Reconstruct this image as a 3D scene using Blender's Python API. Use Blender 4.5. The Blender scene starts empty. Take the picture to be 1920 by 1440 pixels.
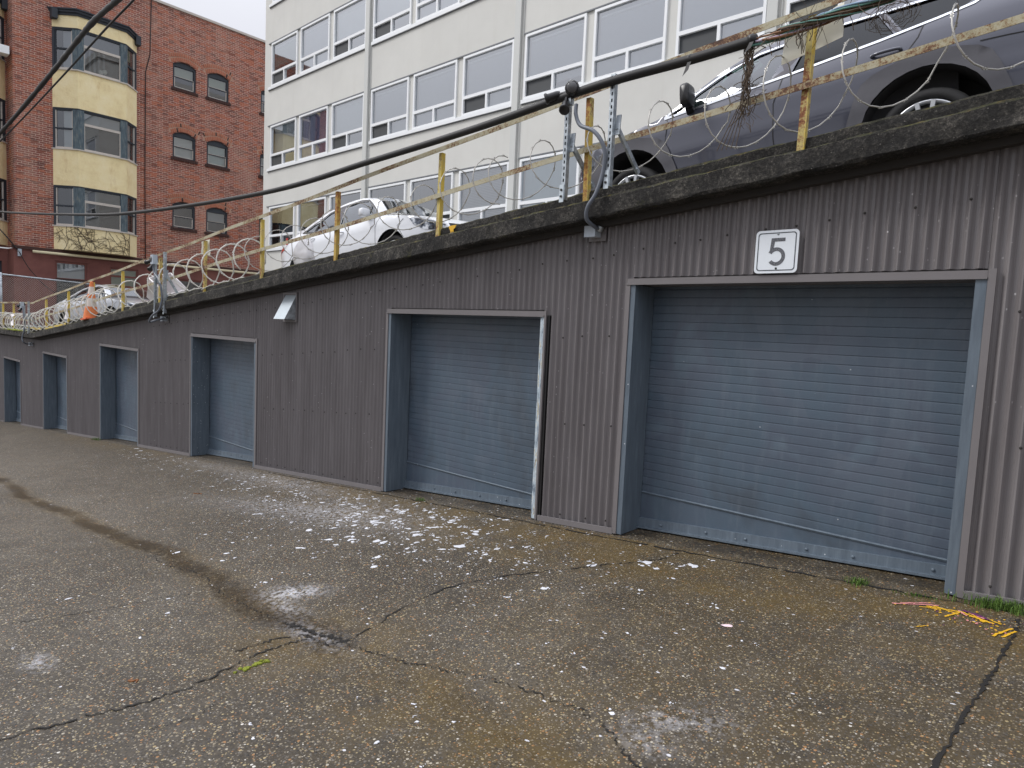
import bpy, bmesh, math, random
from mathutils import Vector, Matrix, geometry
import numpy as np
R = random.Random(7)
SC = bpy.context.scene
COL = SC.collection

# ---------------------------------------------------------------- camera
cam = bpy.data.cameras.new('camera'); cam_o = bpy.data.objects.new('camera', cam); COL.objects.link(cam_o)
cr = Vector((0.7410988, 0.6698270, 0.0458732)); cu = Vector((-0.0872937, 0.0283861, 0.9957781)); cf = Vector((-0.6656969, 0.7419744, -0.0795086))
cam_o.matrix_world = Matrix(((cr.x, cu.x, -cf.x, 0), (cr.y, cu.y, -cf.y, 0), (cr.z, cu.z, -cf.z, 0), (0, 0, 0, 1)))
cam.sensor_fit = 'HORIZONTAL'; cam.sensor_width = 36; cam.lens = 22.825
cam.clip_start = 0.05; cam.clip_end = 2000
SC.camera = cam_o

# ---------------------------------------------------------------- world: overcast sky
SUN_EL, SUN_AZ = math.radians(44.3), math.radians(232.2)
w = bpy.data.worlds.new('World'); SC.world = w; w.use_nodes = True
wt = w.node_tree; wt.nodes.clear()
sky = wt.nodes.new('ShaderNodeTexSky'); sky.sky_type = 'NISHITA'; sky.sun_disc = False
sky.sun_elevation = SUN_EL; sky.sun_rotation = SUN_AZ; sky.air_density = 1.5; sky.dust_density = 4
hs = wt.nodes.new('ShaderNodeHueSaturation'); hs.inputs['Saturation'].default_value = 0.25
wt.links.new(sky.outputs[0], hs.inputs['Color'])
tc = wt.nodes.new('ShaderNodeTexCoord'); sp = wt.nodes.new('ShaderNodeSeparateXYZ'); wt.links.new(tc.outputs['Generated'], sp.inputs[0])
mr = wt.nodes.new('ShaderNodeMapRange'); mr.inputs[1].default_value = 0.0; mr.inputs[2].default_value = 1.0
mr.inputs[3].default_value = 4.2; mr.inputs[4].default_value = 20.0
pw = wt.nodes.new('ShaderNodeMath'); pw.operation = 'POWER'; pw.inputs[1].default_value = 1.5; pw.use_clamp = True
mz = wt.nodes.new('ShaderNodeMath'); mz.operation = 'MAXIMUM'; mz.inputs[1].default_value = 0.0; wt.links.new(sp.outputs[2], mz.inputs[0])
wt.links.new(mz.outputs[0], pw.inputs[0]); wt.links.new(pw.outputs[0], mr.inputs[0])
cl = wt.nodes.new('ShaderNodeTexNoise'); cl.inputs['Scale'].default_value = 1.8; cl.inputs['Detail'].default_value = 4
wt.links.new(tc.outputs['Generated'], cl.inputs['Vector'])
mc = wt.nodes.new('ShaderNodeMapRange'); mc.inputs[1].default_value = .3; mc.inputs[2].default_value = .7; mc.inputs[3].default_value = .93; mc.inputs[4].default_value = 1.07
wt.links.new(cl.outputs[0], mc.inputs[0])
mm = wt.nodes.new('ShaderNodeMath'); mm.operation = 'MULTIPLY'; wt.links.new(mr.outputs[0], mm.inputs[0]); wt.links.new(mc.outputs[0], mm.inputs[1])
cg = wt.nodes.new('ShaderNodeVectorMath'); cg.operation = 'SCALE'; cg.inputs[0].default_value = (0.955, 0.97, 1.06); wt.links.new(mm.outputs[0], cg.inputs['Scale'])
mx = wt.nodes.new('ShaderNodeMix'); mx.data_type = 'RGBA'; mx.inputs[0].default_value = 0.85
wt.links.new(hs.outputs[0], mx.inputs[6]); wt.links.new(cg.outputs[0], mx.inputs[7])
bg = wt.nodes.new('ShaderNodeBackground'); bg.inputs['Strength'].default_value = 0.10
wt.links.new(mx.outputs[2], bg.inputs['Color'])
wo = wt.nodes.new('ShaderNodeOutputWorld'); wt.links.new(bg.outputs[0], wo.inputs[0])
sun = bpy.data.lights.new('sun', 'SUN'); sun.energy = 1.5; sun.angle = math.radians(16); sun.color = (1, .97, .93)
so = bpy.data.objects.new('sun', sun); COL.objects.link(so)
sd = Vector((-0.85, -0.66, 1.05)).normalized()
so.rotation_euler = sd.to_track_quat('Z', 'Y').to_euler()
SC.view_settings.view_transform = 'Standard'; SC.view_settings.look = 'None'
SC.view_settings.exposure = 0.22; SC.view_settings.gamma = 1.0; SC.view_settings.use_curve_mapping = False

# ---------------------------------------------------------------- helpers
def srgb(r, g, b):
    f = lambda c: c / 12.92 if c <= .04045 else ((c + .055) / 1.055) ** 2.4
    return (f(r / 255), f(g / 255), f(b / 255), 1)

class NB:
    def __init__(s, name):
        s.m = bpy.data.materials.new(name); s.m.use_nodes = True; s.t = s.m.node_tree; s.t.nodes.clear()
        s.out = s.t.nodes.new('ShaderNodeOutputMaterial')
    def add(s, typ, ins=None, **props):
        n = s.t.nodes.new(typ)
        for k, v in props.items(): setattr(n, k, v)
        for k, v in (ins or {}).items():
            if isinstance(v, bpy.types.NodeSocket): s.t.links.new(v, n.inputs[k])
            else: n.inputs[k].default_value = v
        return n
    def pos(s, obj=False):
        return s.add('ShaderNodeTexCoord').outputs['Object'] if obj else s.add('ShaderNodeNewGeometry').outputs['Position']
    def map(s, vec, scale=(1, 1, 1), loc=(0, 0, 0), rot=(0, 0, 0)):
        return s.add('ShaderNodeMapping', {'Vector': vec, 'Scale': scale, 'Location': loc, 'Rotation': rot}).outputs[0]
    def noise(s, vec, scale, detail=3, rough=.55, dist=0):
        return s.add('ShaderNodeTexNoise', {'Vector': vec, 'Scale': scale, 'Detail': detail, 'Roughness': rough, 'Distortion': dist}).outputs[0]
    def vor(s, vec, scale, feature='F1', rnd=1):
        return s.add('ShaderNodeTexVoronoi', {'Vector': vec, 'Scale': scale, 'Randomness': rnd}, feature=feature)
    def ramp(s, fac, stops, interp='LINEAR'):
        n = s.add('ShaderNodeValToRGB', {'Fac': fac}); r = n.color_ramp; r.interpolation = interp
        while len(r.elements) < len(stops): r.elements.new(.5)
        for e, (p, c) in zip(r.elements, stops):
            e.position = p; e.color = c if hasattr(c, '__len__') else (c, c, c, 1)
        return n.outputs[0]
    def mix(s, f, a, b, blend='MIX'):
        n = s.add('ShaderNodeMix', {0: f, 6: a, 7: b}, data_type='RGBA', blend_type=blend); return n.outputs[2]
    def math(s, op, a, b=0.0, clamp=False):
        return s.add('ShaderNodeMath', {0: a, 1: b}, operation=op, use_clamp=clamp).outputs[0]
    def attr(s, name): return s.add('ShaderNodeAttribute', attribute_name=name).outputs['Fac']
    def sep(s, vec): return s.add('ShaderNodeSeparateXYZ', {0: vec}).outputs
    def bump(s, h, strength=.3, dist=.01, normal=None):
        d = {'Height': h, 'Strength': strength, 'Distance': dist}
        if normal is not None: d['Normal'] = normal
        return s.add('ShaderNodeBump', d).outputs[0]
    def bsdf(s, color, rough=.6, metal=0.0, normal=None, **kw):
        d = {'Base Color': color, 'Roughness': rough, 'Metallic': metal}
        if normal is not None: d['Normal'] = normal
        for k, v in kw.items(): d[k.replace('_', ' ')] = v
        b = s.add('ShaderNodeBsdfPrincipled', d)
        s.t.links.new(b.outputs[0], s.out.inputs[0]); return s.m

M = {}
def plain(name, col, rough=.55, metal=0.0, var=.12, scale=6, bump=0.0, obj=True, **kw):
    b = NB(name); p = b.pos(obj)
    n = b.noise(p, scale, 4)
    c = b.mix(n, tuple(x * (1 - var) for x in col[:3]) + (1,), tuple(min(1, x * (1 + var)) for x in col[:3]) + (1,))
    nm = b.bump(b.noise(p, scale * 12, 2), bump, .004) if bump else None
    M[name] = b.bsdf(c, rough, metal, nm, **kw); return M[name]

class MB:
    def __init__(s): s.v = []; s.f = []; s.m = []; s.s = []
    def add(s, vs, fs, m=0, smooth=False):
        o = len(s.v); s.v += [tuple(v) for v in vs]
        for f in fs: s.f.append([i + o for i in f]); s.m.append(m); s.s.append(smooth)
        return s
    def box(s, x0, x1, y0, y1, z0, z1, m=0):
        return s.add([(x, y, z) for z in (z0, z1) for y in (y0, y1) for x in (x0, x1)],
                     [(0, 2, 3, 1), (4, 5, 7, 6), (0, 1, 5, 4), (2, 6, 7, 3), (0, 4, 6, 2), (1, 3, 7, 5)], m)
    def obox(s, c, a, b, d, m=0):
        c, a, b, d = map(Vector, (c, a, b, d)); vs = []
        for k in (-1, 1):
            for j in (-1, 1):
                for i in (-1, 1): vs.append(c + a * i + b * j + d * k)
        return s.add(vs, [(0, 2, 3, 1), (4, 5, 7, 6), (0, 1, 5, 4), (2, 6, 7, 3), (0, 4, 6, 2), (1, 3, 7, 5)], m)
    def bar(s, p, q, wa, wb, up=(0, 0, 1), m=0):
        p, q = Vector(p), Vector(q); d = q - p; L = d.length; d.normalize()
        u = Vector(up); u = (u - d * u.dot(d)).normalized(); v = d.cross(u)
        return s.obox((p + q) / 2, d * L / 2, u * wa / 2, v * wb / 2, m)
    def tube(s, path, r, seg=8, m=0, cap=True, smooth=True):
        P = [Vector(p) for p in path]; n = len(P); rr = r if hasattr(r, '__len__') else [r] * n
        t0 = (P[1] - P[0]).normalized(); u = t0.orthogonal().normalized(); vs = []
        for i in range(n):
            t = (P[min(i + 1, n - 1)] - P[max(i - 1, 0)])
            t = t.normalized() if t.length > 1e-9 else t0
            u = (u - t * u.dot(t)); u = u.normalized() if u.length > 1e-6 else t.orthogonal().normalized()
            v = t.cross(u)
            for k in range(seg):
                a = 2 * math.pi * k / seg; vs.append(P[i] + (u * math.cos(a) + v * math.sin(a)) * rr[i])
        fs = [(i * seg + k, i * seg + (k + 1) % seg, (i + 1) * seg + (k + 1) % seg, (i + 1) * seg + k) for i in range(n - 1) for k in range(seg)]
        if cap: fs += [tuple(range(seg))[::-1], tuple((n - 1) * seg + k for k in range(seg))]
        return s.add(vs, fs, m, smooth)
    def prism(s, poly, ax, a, b, m=0):
        """extrude a 2-D polygon along ax ('x','y','z') from a to b"""
        def P(u, v, t): return {'x': (t, u, v), 'y': (u, t, v), 'z': (u, v, t)}[ax]
        n = len(poly); vs = [P(u, v, a) for u, v in poly] + [P(u, v, b) for u, v in poly]
        tris = geometry.tessellate_polygon([[Vector((u, v, 0)) for u, v in poly]])
        fs = [tuple(t) for t in tris] + [tuple(i + n for i in t[::-1]) for t in tris]
        fs += [(i, (i + 1) % n, n + (i + 1) % n, n + i) for i in range(n)]
        return s.add(vs, fs, m)
    def lathe(s, prof, c, ax, seg=24, m=0, smooth=True):
        """prof: (radius, height) along axis ax through c"""
        c = Vector(c); ax = Vector(ax).normalized(); u = ax.orthogonal().normalized(); v = ax.cross(u); vs = []
        for r, h in prof:
            for k in range(seg):
                a = 2 * math.pi * k / seg; vs.append(c + ax * h + (u * math.cos(a) + v * math.sin(a)) * r)
        n = len(prof)
        fs = [(i * seg + k, i * seg + (k + 1) % seg, (i + 1) * seg + (k + 1) % seg, (i + 1) * seg + k) for i in range(n - 1) for k in range(seg)]
        return s.add(vs, fs, m, smooth)
    def build(s, name, mats, parent=None, at=None, recalc=True, kind=None, angle=None):
        if not isinstance(mats, (list, tuple)): mats = [mats]
        V = np.array(s.v, dtype=float).reshape(-1, 3)
        if at is None:
            if parent is not None: org = ORG[parent]
            else: org = Vector(((V[:, 0].min() + V[:, 0].max()) / 2, (V[:, 1].min() + V[:, 1].max()) / 2, V[:, 2].min()))
            V = V - np.array(org)
        else: org = Vector(at)
        me = bpy.data.meshes.new(name); me.from_pydata(V.tolist(), [], s.f); me.update()
        for x in mats: me.materials.append(M[x] if isinstance(x, str) else x)
        me.polygons.foreach_set('material_index', s.m); me.polygons.foreach_set('use_smooth', s.s)
        if recalc:
            bm = bmesh.new(); bm.from_mesh(me); bmesh.ops.recalc_face_normals(bm, faces=bm.faces); bm.to_mesh(me); bm.free()
        if angle is not None:
            try: me.set_sharp_from_angle(angle=math.radians(angle))
            except Exception: pass
        o = bpy.data.objects.new(name, me); COL.objects.link(o); ORG[o] = org
        if parent is not None: o.parent = parent; o.location = org - ORG[parent]
        else: o.location = org
        if kind: o['kind'] = kind
        return o
ORG = {}
def tag(o, label, cat, group=None):
    o['label'] = label; o['category'] = cat
    if group: o['group'] = group
    return o
def thing(name, label, cat, loc, group=None):
    o = bpy.data.objects.new(name, None); COL.objects.link(o); o.location = loc; o.empty_display_size = .2
    ORG[o] = Vector(loc); return tag(o, label, cat, group)
def copy_tree(o, parent=None, loc=None):
    c = o.copy(); COL.objects.link(c); ORG[c] = ORG[o].copy()
    if parent is not None: c.parent = parent
    if loc is not None: c.location = loc
    for ch in list(o.children): copy_tree(ch, c)
    return c
def smooth_path(pts, n=8):
    P = [Vector(p) for p in pts]; out = []
    for i in range(len(P) - 1):
        a, b, c, d = P[max(i - 1, 0)], P[i], P[i + 1], P[min(i + 2, len(P) - 1)]
        for k in range(n):
            t = k / n
            out.append(.5 * ((2 * b) + (c - a) * t + (2 * a - 5 * b + 4 * c - d) * t * t + (3 * b - a - 3 * c + d) * t ** 3))
    return out + [P[-1]]

WY = 4.8            # garage wall plane
KX = -22.36         # where the sloping roof turns level
def S(x): return .0935 * max(x, KX) + (.006 * (x - KX) if x < KX else 0)
def sstep(t): t = min(1, max(0, t)); return t * t * (3 - 2 * t)
def zdeck(x): return 1.42 + S(x) + .10 * sstep((-3.5 - x) / 3)
def zg(x, y):
    xc = min(max(x, -45), 14)
    return -1.582 + .0867 * xc + .025 * min(max(y, -30), 6) - .035 * math.exp(-((y - 2.1) / .3) ** 2)

# ---------------------------------------------------------------- materials
def make_materials():
    # exposed-aggregate concrete apron
    b = NB('aggregate_concrete'); p = b.pos()
    big = b.noise(p, .55, 4, .6); mid = b.noise(p, 3.2, 4, .6); fine = b.noise(p, 60, 3, .6)
    base = b.ramp(b.math('ADD', b.math('MULTIPLY', big, .55), b.math('MULTIPLY', mid, .45)), [(.32, srgb(58, 51, 40)), (.5, srgb(76, 69, 58)), (.68, srgb(96, 90, 80))])
    base = b.mix(b.ramp(fine, [(.35, 0.0), (.65, 1.0)]), b.mix(1.0, base, (.55, .55, .55, 1), 'MULTIPLY'), base)
    moss = b.math('MULTIPLY', b.attr('moss'), b.ramp(b.noise(p, 2.6, 5, .65), [(.33, 0.0), (.6, 1.0)]), True)
    base = b.mix(b.math('MULTIPLY', moss, .75), base, srgb(82, 68, 32))
    # pebbles: two sizes
    def peb(scale, lim, keep):
        v = b.vor(b.map(p, (1, 1, .6)), scale)
        col = b.ramp(b.sep(v.outputs['Color'])[0], [(0, srgb(44, 43, 42)), (.22, srgb(74, 72, 70)), (.42, srgb(106, 101, 94)), (.60, srgb(138, 128, 110)), (.76, srgb(156, 116, 76)), (.83, srgb(164, 148, 112)), (.94, srgb(178, 171, 156)), (.99, srgb(214, 210, 202))], 'CONSTANT')
        on = b.math('MULTIPLY', b.math('LESS_THAN', v.outputs['Distance'], lim), b.math('GREATER_THAN', b.sep(v.outputs['Color'])[1], keep))
        return col, on, v.outputs['Distance']
    c1, o1, d1 = peb(54, .36, .50); c2, o2, d2 = peb(104, .42, .28)
    wet = b.ramp(b.math('ADD', b.attr('wet'), b.math('ADD', b.math('MULTIPLY', b.math('SUBTRACT', b.noise(p, 16, 6, .8), .5), 1.5), b.math('MULTIPLY', b.math('SUBTRACT', b.noise(p, 2.2, 3), .5), 1.1))), [(.42, 0.0), (.95, .9)])
    col = b.mix(b.math('MULTIPLY', o2, .78), base, c2); col = b.mix(b.math('MULTIPLY', o1, .92), col, c1)
    col = b.mix(b.math('MULTIPLY', moss, .35), col, srgb(104, 84, 44))
    col = b.mix(wet, col, b.mix(1.0, col, (.40, .35, .26, 1), 'MULTIPLY'))
    # blotchy dark and pale wear
    col = b.mix(b.ramp(b.noise(p, 1.1, 5, .7, .6), [(.50, 0.0), (.72, .40)]), col, b.mix(1.0, col, (.55, .52, .48, 1), 'MULTIPLY'))
    # white paint dust and crumbs
    pw = b.math('MULTIPLY', b.attr('powder'), b.ramp(b.noise(p, 26, 5, .75), [(.45, 0.0), (.58, 1.0)]), True)
    fv = b.vor(b.map(p, (.55, 1, 1)), 34)
    fl = b.math('MULTIPLY', b.math('LESS_THAN', b.math('ADD', fv.outputs['Distance'], b.math('MULTIPLY', b.noise(p, 90, 2), .3)), .36),
                b.math('LESS_THAN', b.sep(fv.outputs['Color'])[2], b.math('MULTIPLY', b.attr('fleck'), .42)))
    white = b.math('MAXIMUM', b.math('MULTIPLY', pw, .85), b.math('MULTIPLY', fl, .9))
    col = b.mix(white, col, srgb(205, 206, 212))
    h = b.math('ADD', b.math('MULTIPLY', b.math('MULTIPLY', o1, b.math('SUBTRACT', .4, d1)), 1.6), b.math('MULTIPLY', fine, .5))
    nm = b.bump(h, .55, .006)
    rough = b.math('SUBTRACT', .62, b.math('MULTIPLY', wet, .30))
    M['ground'] = b.bsdf(col, rough, 0, nm)

    plain('crack', (.012, .011, .010, 1), .9, bump=.3)
    plain('flake', srgb(214, 216, 222), .6, var=.06, scale=30)

    # painted corrugated sheet
    b = NB('corrugated_paint'); p = b.pos()
    n1 = b.noise(b.map(p, (3, 3, .35)), 2.2, 5, .65); n2 = b.noise(b.map(p, (1, 1, .12)), 14, 4, .7)
    col = b.ramp(n1, [(.3, srgb(113, 109, 110)), (.52, srgb(121, 117, 118)), (.72, srgb(131, 127, 128))])
    col = b.mix(b.ramp(n2, [(.56, 0.0), (.75, .35)]), col, srgb(142, 137, 138))
    sv = b.vor(b.map(p, (1, 1, .7)), 26); low = b.ramp(b.noise(p, 1.3, 4, .7), [(.45, 0.0), (.62, 1.0)])
    spk = b.math('MULTIPLY', b.math('LESS_THAN', sv.outputs['Distance'], .13), b.math('MULTIPLY', b.math('GREATER_THAN', b.sep(sv.outputs['Color'])[0], .72), low))
    col = b.mix(spk, col, srgb(196, 194, 194))
    scf = b.math('MULTIPLY', b.ramp(b.noise(b.map(p, (6, 6, 1.2)), 9, 6, .8), [(.66, 0.0), (.72, .6)]), low)
    col = b.mix(scf, col, srgb(158, 154, 154))
    stn = b.ramp(b.noise(b.map(p, (2, 2, .15)), 5, 4, .6), [(.35, .28), (.55, 0.0)])
    col = b.mix(stn, col, srgb(94, 88, 89))
    M['corr'] = b.bsdf(col, b.ramp(n1, [(.3, .30), (.7, .42)]), 0, b.bump(b.noise(p, 70, 3), .10, .003))
    plain('trim', srgb(116, 112, 113), .5, var=.1, scale=5)

    # blue grey roller door paint with roller-over patches
    b = NB('door_paint'); p = b.pos()
    n1 = b.noise(b.map(p, (1, 1, .8)), 1.7, 4, .55, .4); n2 = b.noise(b.map(p, (5, 5, .9)), 3.0, 5, .7); n3 = b.noise(p, 34, 4, .7)
    col = b.ramp(n1, [(.32, srgb(73, 83, 94)), (.46, srgb(79, 94, 108)), (.6, srgb(80, 90, 104)), (.74, srgb(92, 108, 121))])
    col = b.mix(b.ramp(n2, [(.50, 0.0), (.74, .30)]), col, srgb(112, 122, 132))
    # over-painted ghost strokes
    gv = b.vor(b.map(p, (1, 1, 1), (0.3, 0, .2), (0, .5, 0)), 1.15, 'DISTANCE_TO_EDGE')
    gh = b.math('MULTIPLY', b.math('LESS_THAN', gv.outputs['Distance'], .10), b.ramp(b.noise(p, 1.3, 2), [(.50, 0.0), (.60, .24)]))
    col = b.mix(gh, col, srgb(104, 112, 124))
    chip = b.vor(p, 13); ch = b.math('MULTIPLY', b.math('LESS_THAN', chip.outputs['Distance'], .05), b.math('GREATER_THAN', b.sep(chip.outputs['Color'])[0], .90))
    col = b.mix(ch, col, srgb(205, 208, 212))
    wr = b.math('MULTIPLY', b.noise(b.map(p, (1, 1, 1.6)), 55, 4, .7, 1.2), b.ramp(b.noise(p, 1.2, 3), [(.4, .25), (.6, 1.0)]))
    M['door'] = b.bsdf(col, b.ramp(n3, [(.3, .34), (.7, .5)]), 0, b.bump(wr, .28, .006))
    b = NB('jamb_paint'); p = b.pos()
    n = b.noise(b.map(p, (6, 6, .6)), 4, 5, .7); col = b.ramp(n, [(.3, srgb(84, 95, 106)), (.6, srgb(101, 113, 124)), (.75, srgb(118, 130, 140))])
    v = b.vor(p, 22); ch = b.math('MULTIPLY', b.math('LESS_THAN', v.outputs['Distance'], .1), b.math('GREATER_THAN', b.sep(v.outputs['Color'])[0], .86))
    M['jamb'] = b.bsdf(b.mix(ch, col, srgb(205, 208, 212)), .45)
    b = NB('peeling_paint'); p = b.pos()
    n = b.noise(b.map(p, (8, 8, 1.1)), 5, 5, .7)
    M['peel'] = b.bsdf(b.ramp(n, [(.34, srgb(110, 122, 134)), (.43, srgb(166, 180, 190)), (.52, srgb(196, 206, 212)), (.58, srgb(190, 176, 134)), (.62, srgb(96, 92, 108)), (.66, srgb(172, 186, 194))], 'CONSTANT'), .6)

    # old dark mossy concrete curb
    b = NB('mossy_concrete'); p = b.pos()
    n = b.noise(p, 4, 5, .7); gr = b.noise(p, 42, 5, .85); st = b.noise(b.map(p, (1, 1, .18)), 9, 4, .7)
    col = b.ramp(b.math('ADD', b.math('MULTIPLY', n, .4), b.math('MULTIPLY', gr, .6)), [(.38, srgb(20, 20, 19)), (.48, srgb(42, 40, 38)), (.56, srgb(78, 75, 70)), (.64, srgb(132, 127, 118))])
    col = b.mix(b.ramp(st, [(.5, 0.0), (.66, .75)]), col, srgb(34, 33, 32))
    nz = b.sep(b.add('ShaderNodeNewGeometry').outputs['Normal'])[2]
    up = b.ramp(nz, [(.35, 0.0), (.75, 1.0)])
    mn = b.ramp(b.noise(p, 7, 5, .75), [(.44, 0.0), (.6, 1.0)])
    mcol = b.ramp(b.noise(p, 23, 3), [(.35, srgb(62, 66, 30)), (.55, srgb(98, 98, 46)), (.7, srgb(140, 118, 44))])
    mossm = b.math('MAXIMUM', b.math('MULTIPLY', up, b.math('ADD', b.math('MULTIPLY', mn, .7), .2)), b.math('MULTIPLY', b.ramp(b.noise(p, 3.1, 6, .8), [(.58, 0.0), (.68, .55)]), mn))
    col = b.mix(mossm, col, mcol)
    pv = b.vor(p, 60); col = b.mix(b.math('MULTIPLY', b.math('LESS_THAN', pv.outputs['Distance'], .26), b.math('GREATER_THAN', b.sep(pv.outputs['Color'])[0], .90)), col, srgb(116, 112, 106))
    M['curb'] = b.bsdf(col, .9, 0, b.bump(b.math('ADD', gr, b.math('MULTIPLY', n, .6)), 1.0, .035))
    plain('deck', srgb(112, 110, 106), .85, var=.2, scale=1.5, bump=.3)
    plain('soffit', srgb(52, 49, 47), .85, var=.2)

    # galvanised steel
    b = NB('galvanised_steel'); p = b.pos()
    v = b.vor(p, 28); n = b.noise(p, 5, 4)
    col = b.ramp(b.math('ADD', b.math('MULTIPLY', b.sep(v.outputs['Color'])[0], .35), b.math('MULTIPLY', n, .65)), [(.25, srgb(140, 148, 154)), (.75, srgb(196, 204, 210))])
    M['galv'] = b.bsdf(col, .38, .55)
    plain('hood_metal', srgb(200, 210, 216), .35, .35, var=.12, scale=9)
    # flaking rusty yellow paint
    def rusty(name, cols, lim):
        b = NB(name); p = b.pos()
        n = b.noise(b.map(p, (1, 1, 1)), 30, 6, .85); n2 = b.noise(p, 2.4, 3)
        f = b.math('ADD', b.math('MULTIPLY', n, .62), b.math('MULTIPLY', n2, .38))
        col = b.ramp(f, [(0, cols[0])] + [(l, c) for l, c in zip(lim, cols[1:])], 'LINEAR')
        M[name] = b.bsdf(col, .75, 0, b.bump(n, .5, .004))
    rusty('yellow_post', [srgb(206, 176, 66), srgb(214, 186, 84), srgb(198, 182, 124), srgb(150, 104, 62), srgb(88, 54, 38)], [.48, .54, .60, .72])
    rusty('rusty_post', [srgb(202, 176, 80), srgb(190, 160, 84), srgb(158, 104, 56), srgb(118, 68, 42), srgb(72, 44, 32)], [.49, .55, .63, .74])
    rusty('worn_post', [srgb(190, 178, 118), srgb(196, 180, 112), srgb(176, 158, 104), srgb(140, 86, 50), srgb(84, 50, 36)], [.45, .51, .55, .63])
    rusty('rail_paint', [srgb(186, 182, 164), srgb(176, 170, 146), srgb(158, 146, 114), srgb(122, 82, 54), srgb(66, 46, 37)], [.46, .515, .545, .60])
    # razor wire
    plain('razor', srgb(222, 220, 212), .5, .0, var=.25, scale=20)
    plain('wire_dull', srgb(192, 190, 184), .4, .15, var=.3, scale=20)
    plain('black_cable', (.010, .010, .011, 1), .6, var=.3, scale=8)
    plain('grey_cable', (.06, .058, .06, 1), .6)
    plain('conduit', srgb(104, 110, 120), .45)
    plain('black_plastic', (.02, .02, .022, 1), .4)
    plain('box_grey', srgb(176, 186, 196), .45)
    plain('lens', (.10, .10, .105, 1), .2)

    # apartment
    b = NB('cream_render'); p = b.pos()
    n = b.noise(p, .8, 5, .6); st = b.noise(b.map(p, (1.6, 1, .12)), 2.2, 4, .65)
    col = b.ramp(n, [(.3, srgb(206, 206, 201)), (.7, srgb(215, 215, 210))])
    col = b.mix(b.ramp(st, [(.55, 0.0), (.8, .28)]), col, srgb(194, 192, 184))
    M['white_wall'] = b.bsdf(col, .75, 0, b.bump(b.noise(p, 40, 3), .12, .004))
    plain('pilaster', srgb(202, 204, 201), .6, var=.04, scale=2, obj=False)
    plain('vinyl', srgb(240, 243, 245), .35, var=.02)
    plain('drip_shadow', srgb(120, 124, 128), .7)  # painted shadow lines on the apartment front; reused as plain grey in bay panes
    def glass(name, tint, refl, k=1.6):
        b = NB(name)
        fr = b.add('ShaderNodeFresnel', {'IOR': 1.52}).outputs[0]
        f = b.math('ADD', b.math('MULTIPLY', fr, k), refl, True)
        t = b.add('ShaderNodeBsdfTransparent', {'Color': tint}).outputs[0]
        wv = b.bump(b.noise(b.pos(), 1.1, 2), .015, .05)
        g = b.add('ShaderNodeBsdfGlossy', {'Color': (.93, .96, 1, 1), 'Roughness': .02, 'Normal': wv}).outputs[0]
        mxs = b.add('ShaderNodeMixShader', {0: f, 1: t, 2: g}).outputs[0]
        b.t.links.new(mxs, b.out.inputs[0]); M[name] = b.m
    glass('window_glass', (.86, .91, .92, 1), .28)
    glass('old_glass', (.8, .84, .84, 1), .10)
    glass('car_glass', (.34, .47, .44, 1), .05)
    glass('dark_glass', (.05, .05, .055, 1), .0, .75)
    b = NB('insect_screen'); M['screen'] = b.bsdf((.045, .05, .055, 1), .6)
    for nm, c in (('blind_grey', (184, 187, 194)), ('blind_pale', (218, 221, 223)), ('blind_blue', (196, 212, 216)), ('curtain_lilac', (196, 184, 214)), ('curtain_plum', (110, 70, 110)), ('blind_sage', (140, 158, 150)), ('shade_green', (176, 182, 160))):
        plain(nm, srgb(*c), .8, var=.04)
    b = NB('venetian'); p = b.pos(); z = b.sep(p)[2]
    wv = b.math('FRACT', b.math('MULTIPLY', z, 26))
    M['venetian'] = b.bsdf(b.ramp(wv, [(0, srgb(190, 192, 194)), (.55, srgb(170, 172, 176)), (.7, srgb(128, 130, 136)), (1, srgb(190, 192, 194))]), .6)
    plain('room', (.055, .055, .058, 1), .9, var=.3, scale=1.2, obj=False)
    plain('room_green', srgb(86, 120, 104), .9)
    plain('lamp_white', srgb(236, 236, 232), .6)

    # brick
    b = NB('old_brick'); p = b.pos(); x, y, z = b.sep(p)[0], b.sep(p)[1], b.sep(p)[2]
    uv = b.add('ShaderNodeCombineXYZ', {0: b.math('ADD', b.math('ADD', x, y), b.math('MULTIPLY', b.noise(p, 8, 2), .02)), 1: b.math('ADD', z, b.math('MULTIPLY', b.noise(p, 6, 2), .02))}).outputs[0]
    n = b.noise(p, .35, 5, .6)
    ca = b.mix(b.ramp(n, [(.4, 0.0), (.62, 1.0)]), srgb(162, 98, 82), srgb(142, 82, 72))
    br = b.add('ShaderNodeTexBrick', {'Vector': uv, 'Scale': 1.0, 'Color1': ca, 'Color2': srgb(106, 66, 60), 'Mortar': srgb(196, 176, 160), 'Mortar Size': .0075, 'Mortar Smooth': .1, 'Bias': -.2, 'Brick Width': .235, 'Row Height': .082}, offset=.5)
    hue = b.vor(b.map(uv, (4.3, 12.2, 1)), 1.0, 'F1', .2)
    col = b.mix(b.math('MULTIPLY', b.math('GREATER_THAN', b.sep(hue.outputs['Color'])[0], .8), .55), br.outputs[0], srgb(176, 98, 66))
    col = b.mix(b.math('MULTIPLY', b.math('GREATER_THAN', b.sep(hue.outputs['Color'])[1], .9), .5), col, srgb(84, 56, 54))
    # pale efflorescence and sooty streaks
    col = b.mix(b.ramp(b.noise(b.map(p, (1, 1, .55)), .8, 6, .72), [(.5, 0.0), (.75, .5)]), col, srgb(196, 160, 142))
    col = b.mix(b.ramp(b.noise(b.map(p, (1, 1, .2)), 1.6, 5, .7), [(.58, 0.0), (.78, .45)]), col, srgb(84, 54, 50))
    M['brick'] = b.bsdf(col, .88, 0, b.bump(br.outputs['Fac'], -.35, .012))
    plain('brick_dark', srgb(70, 48, 44), .9, var=.3, scale=14, obj=False)
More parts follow.
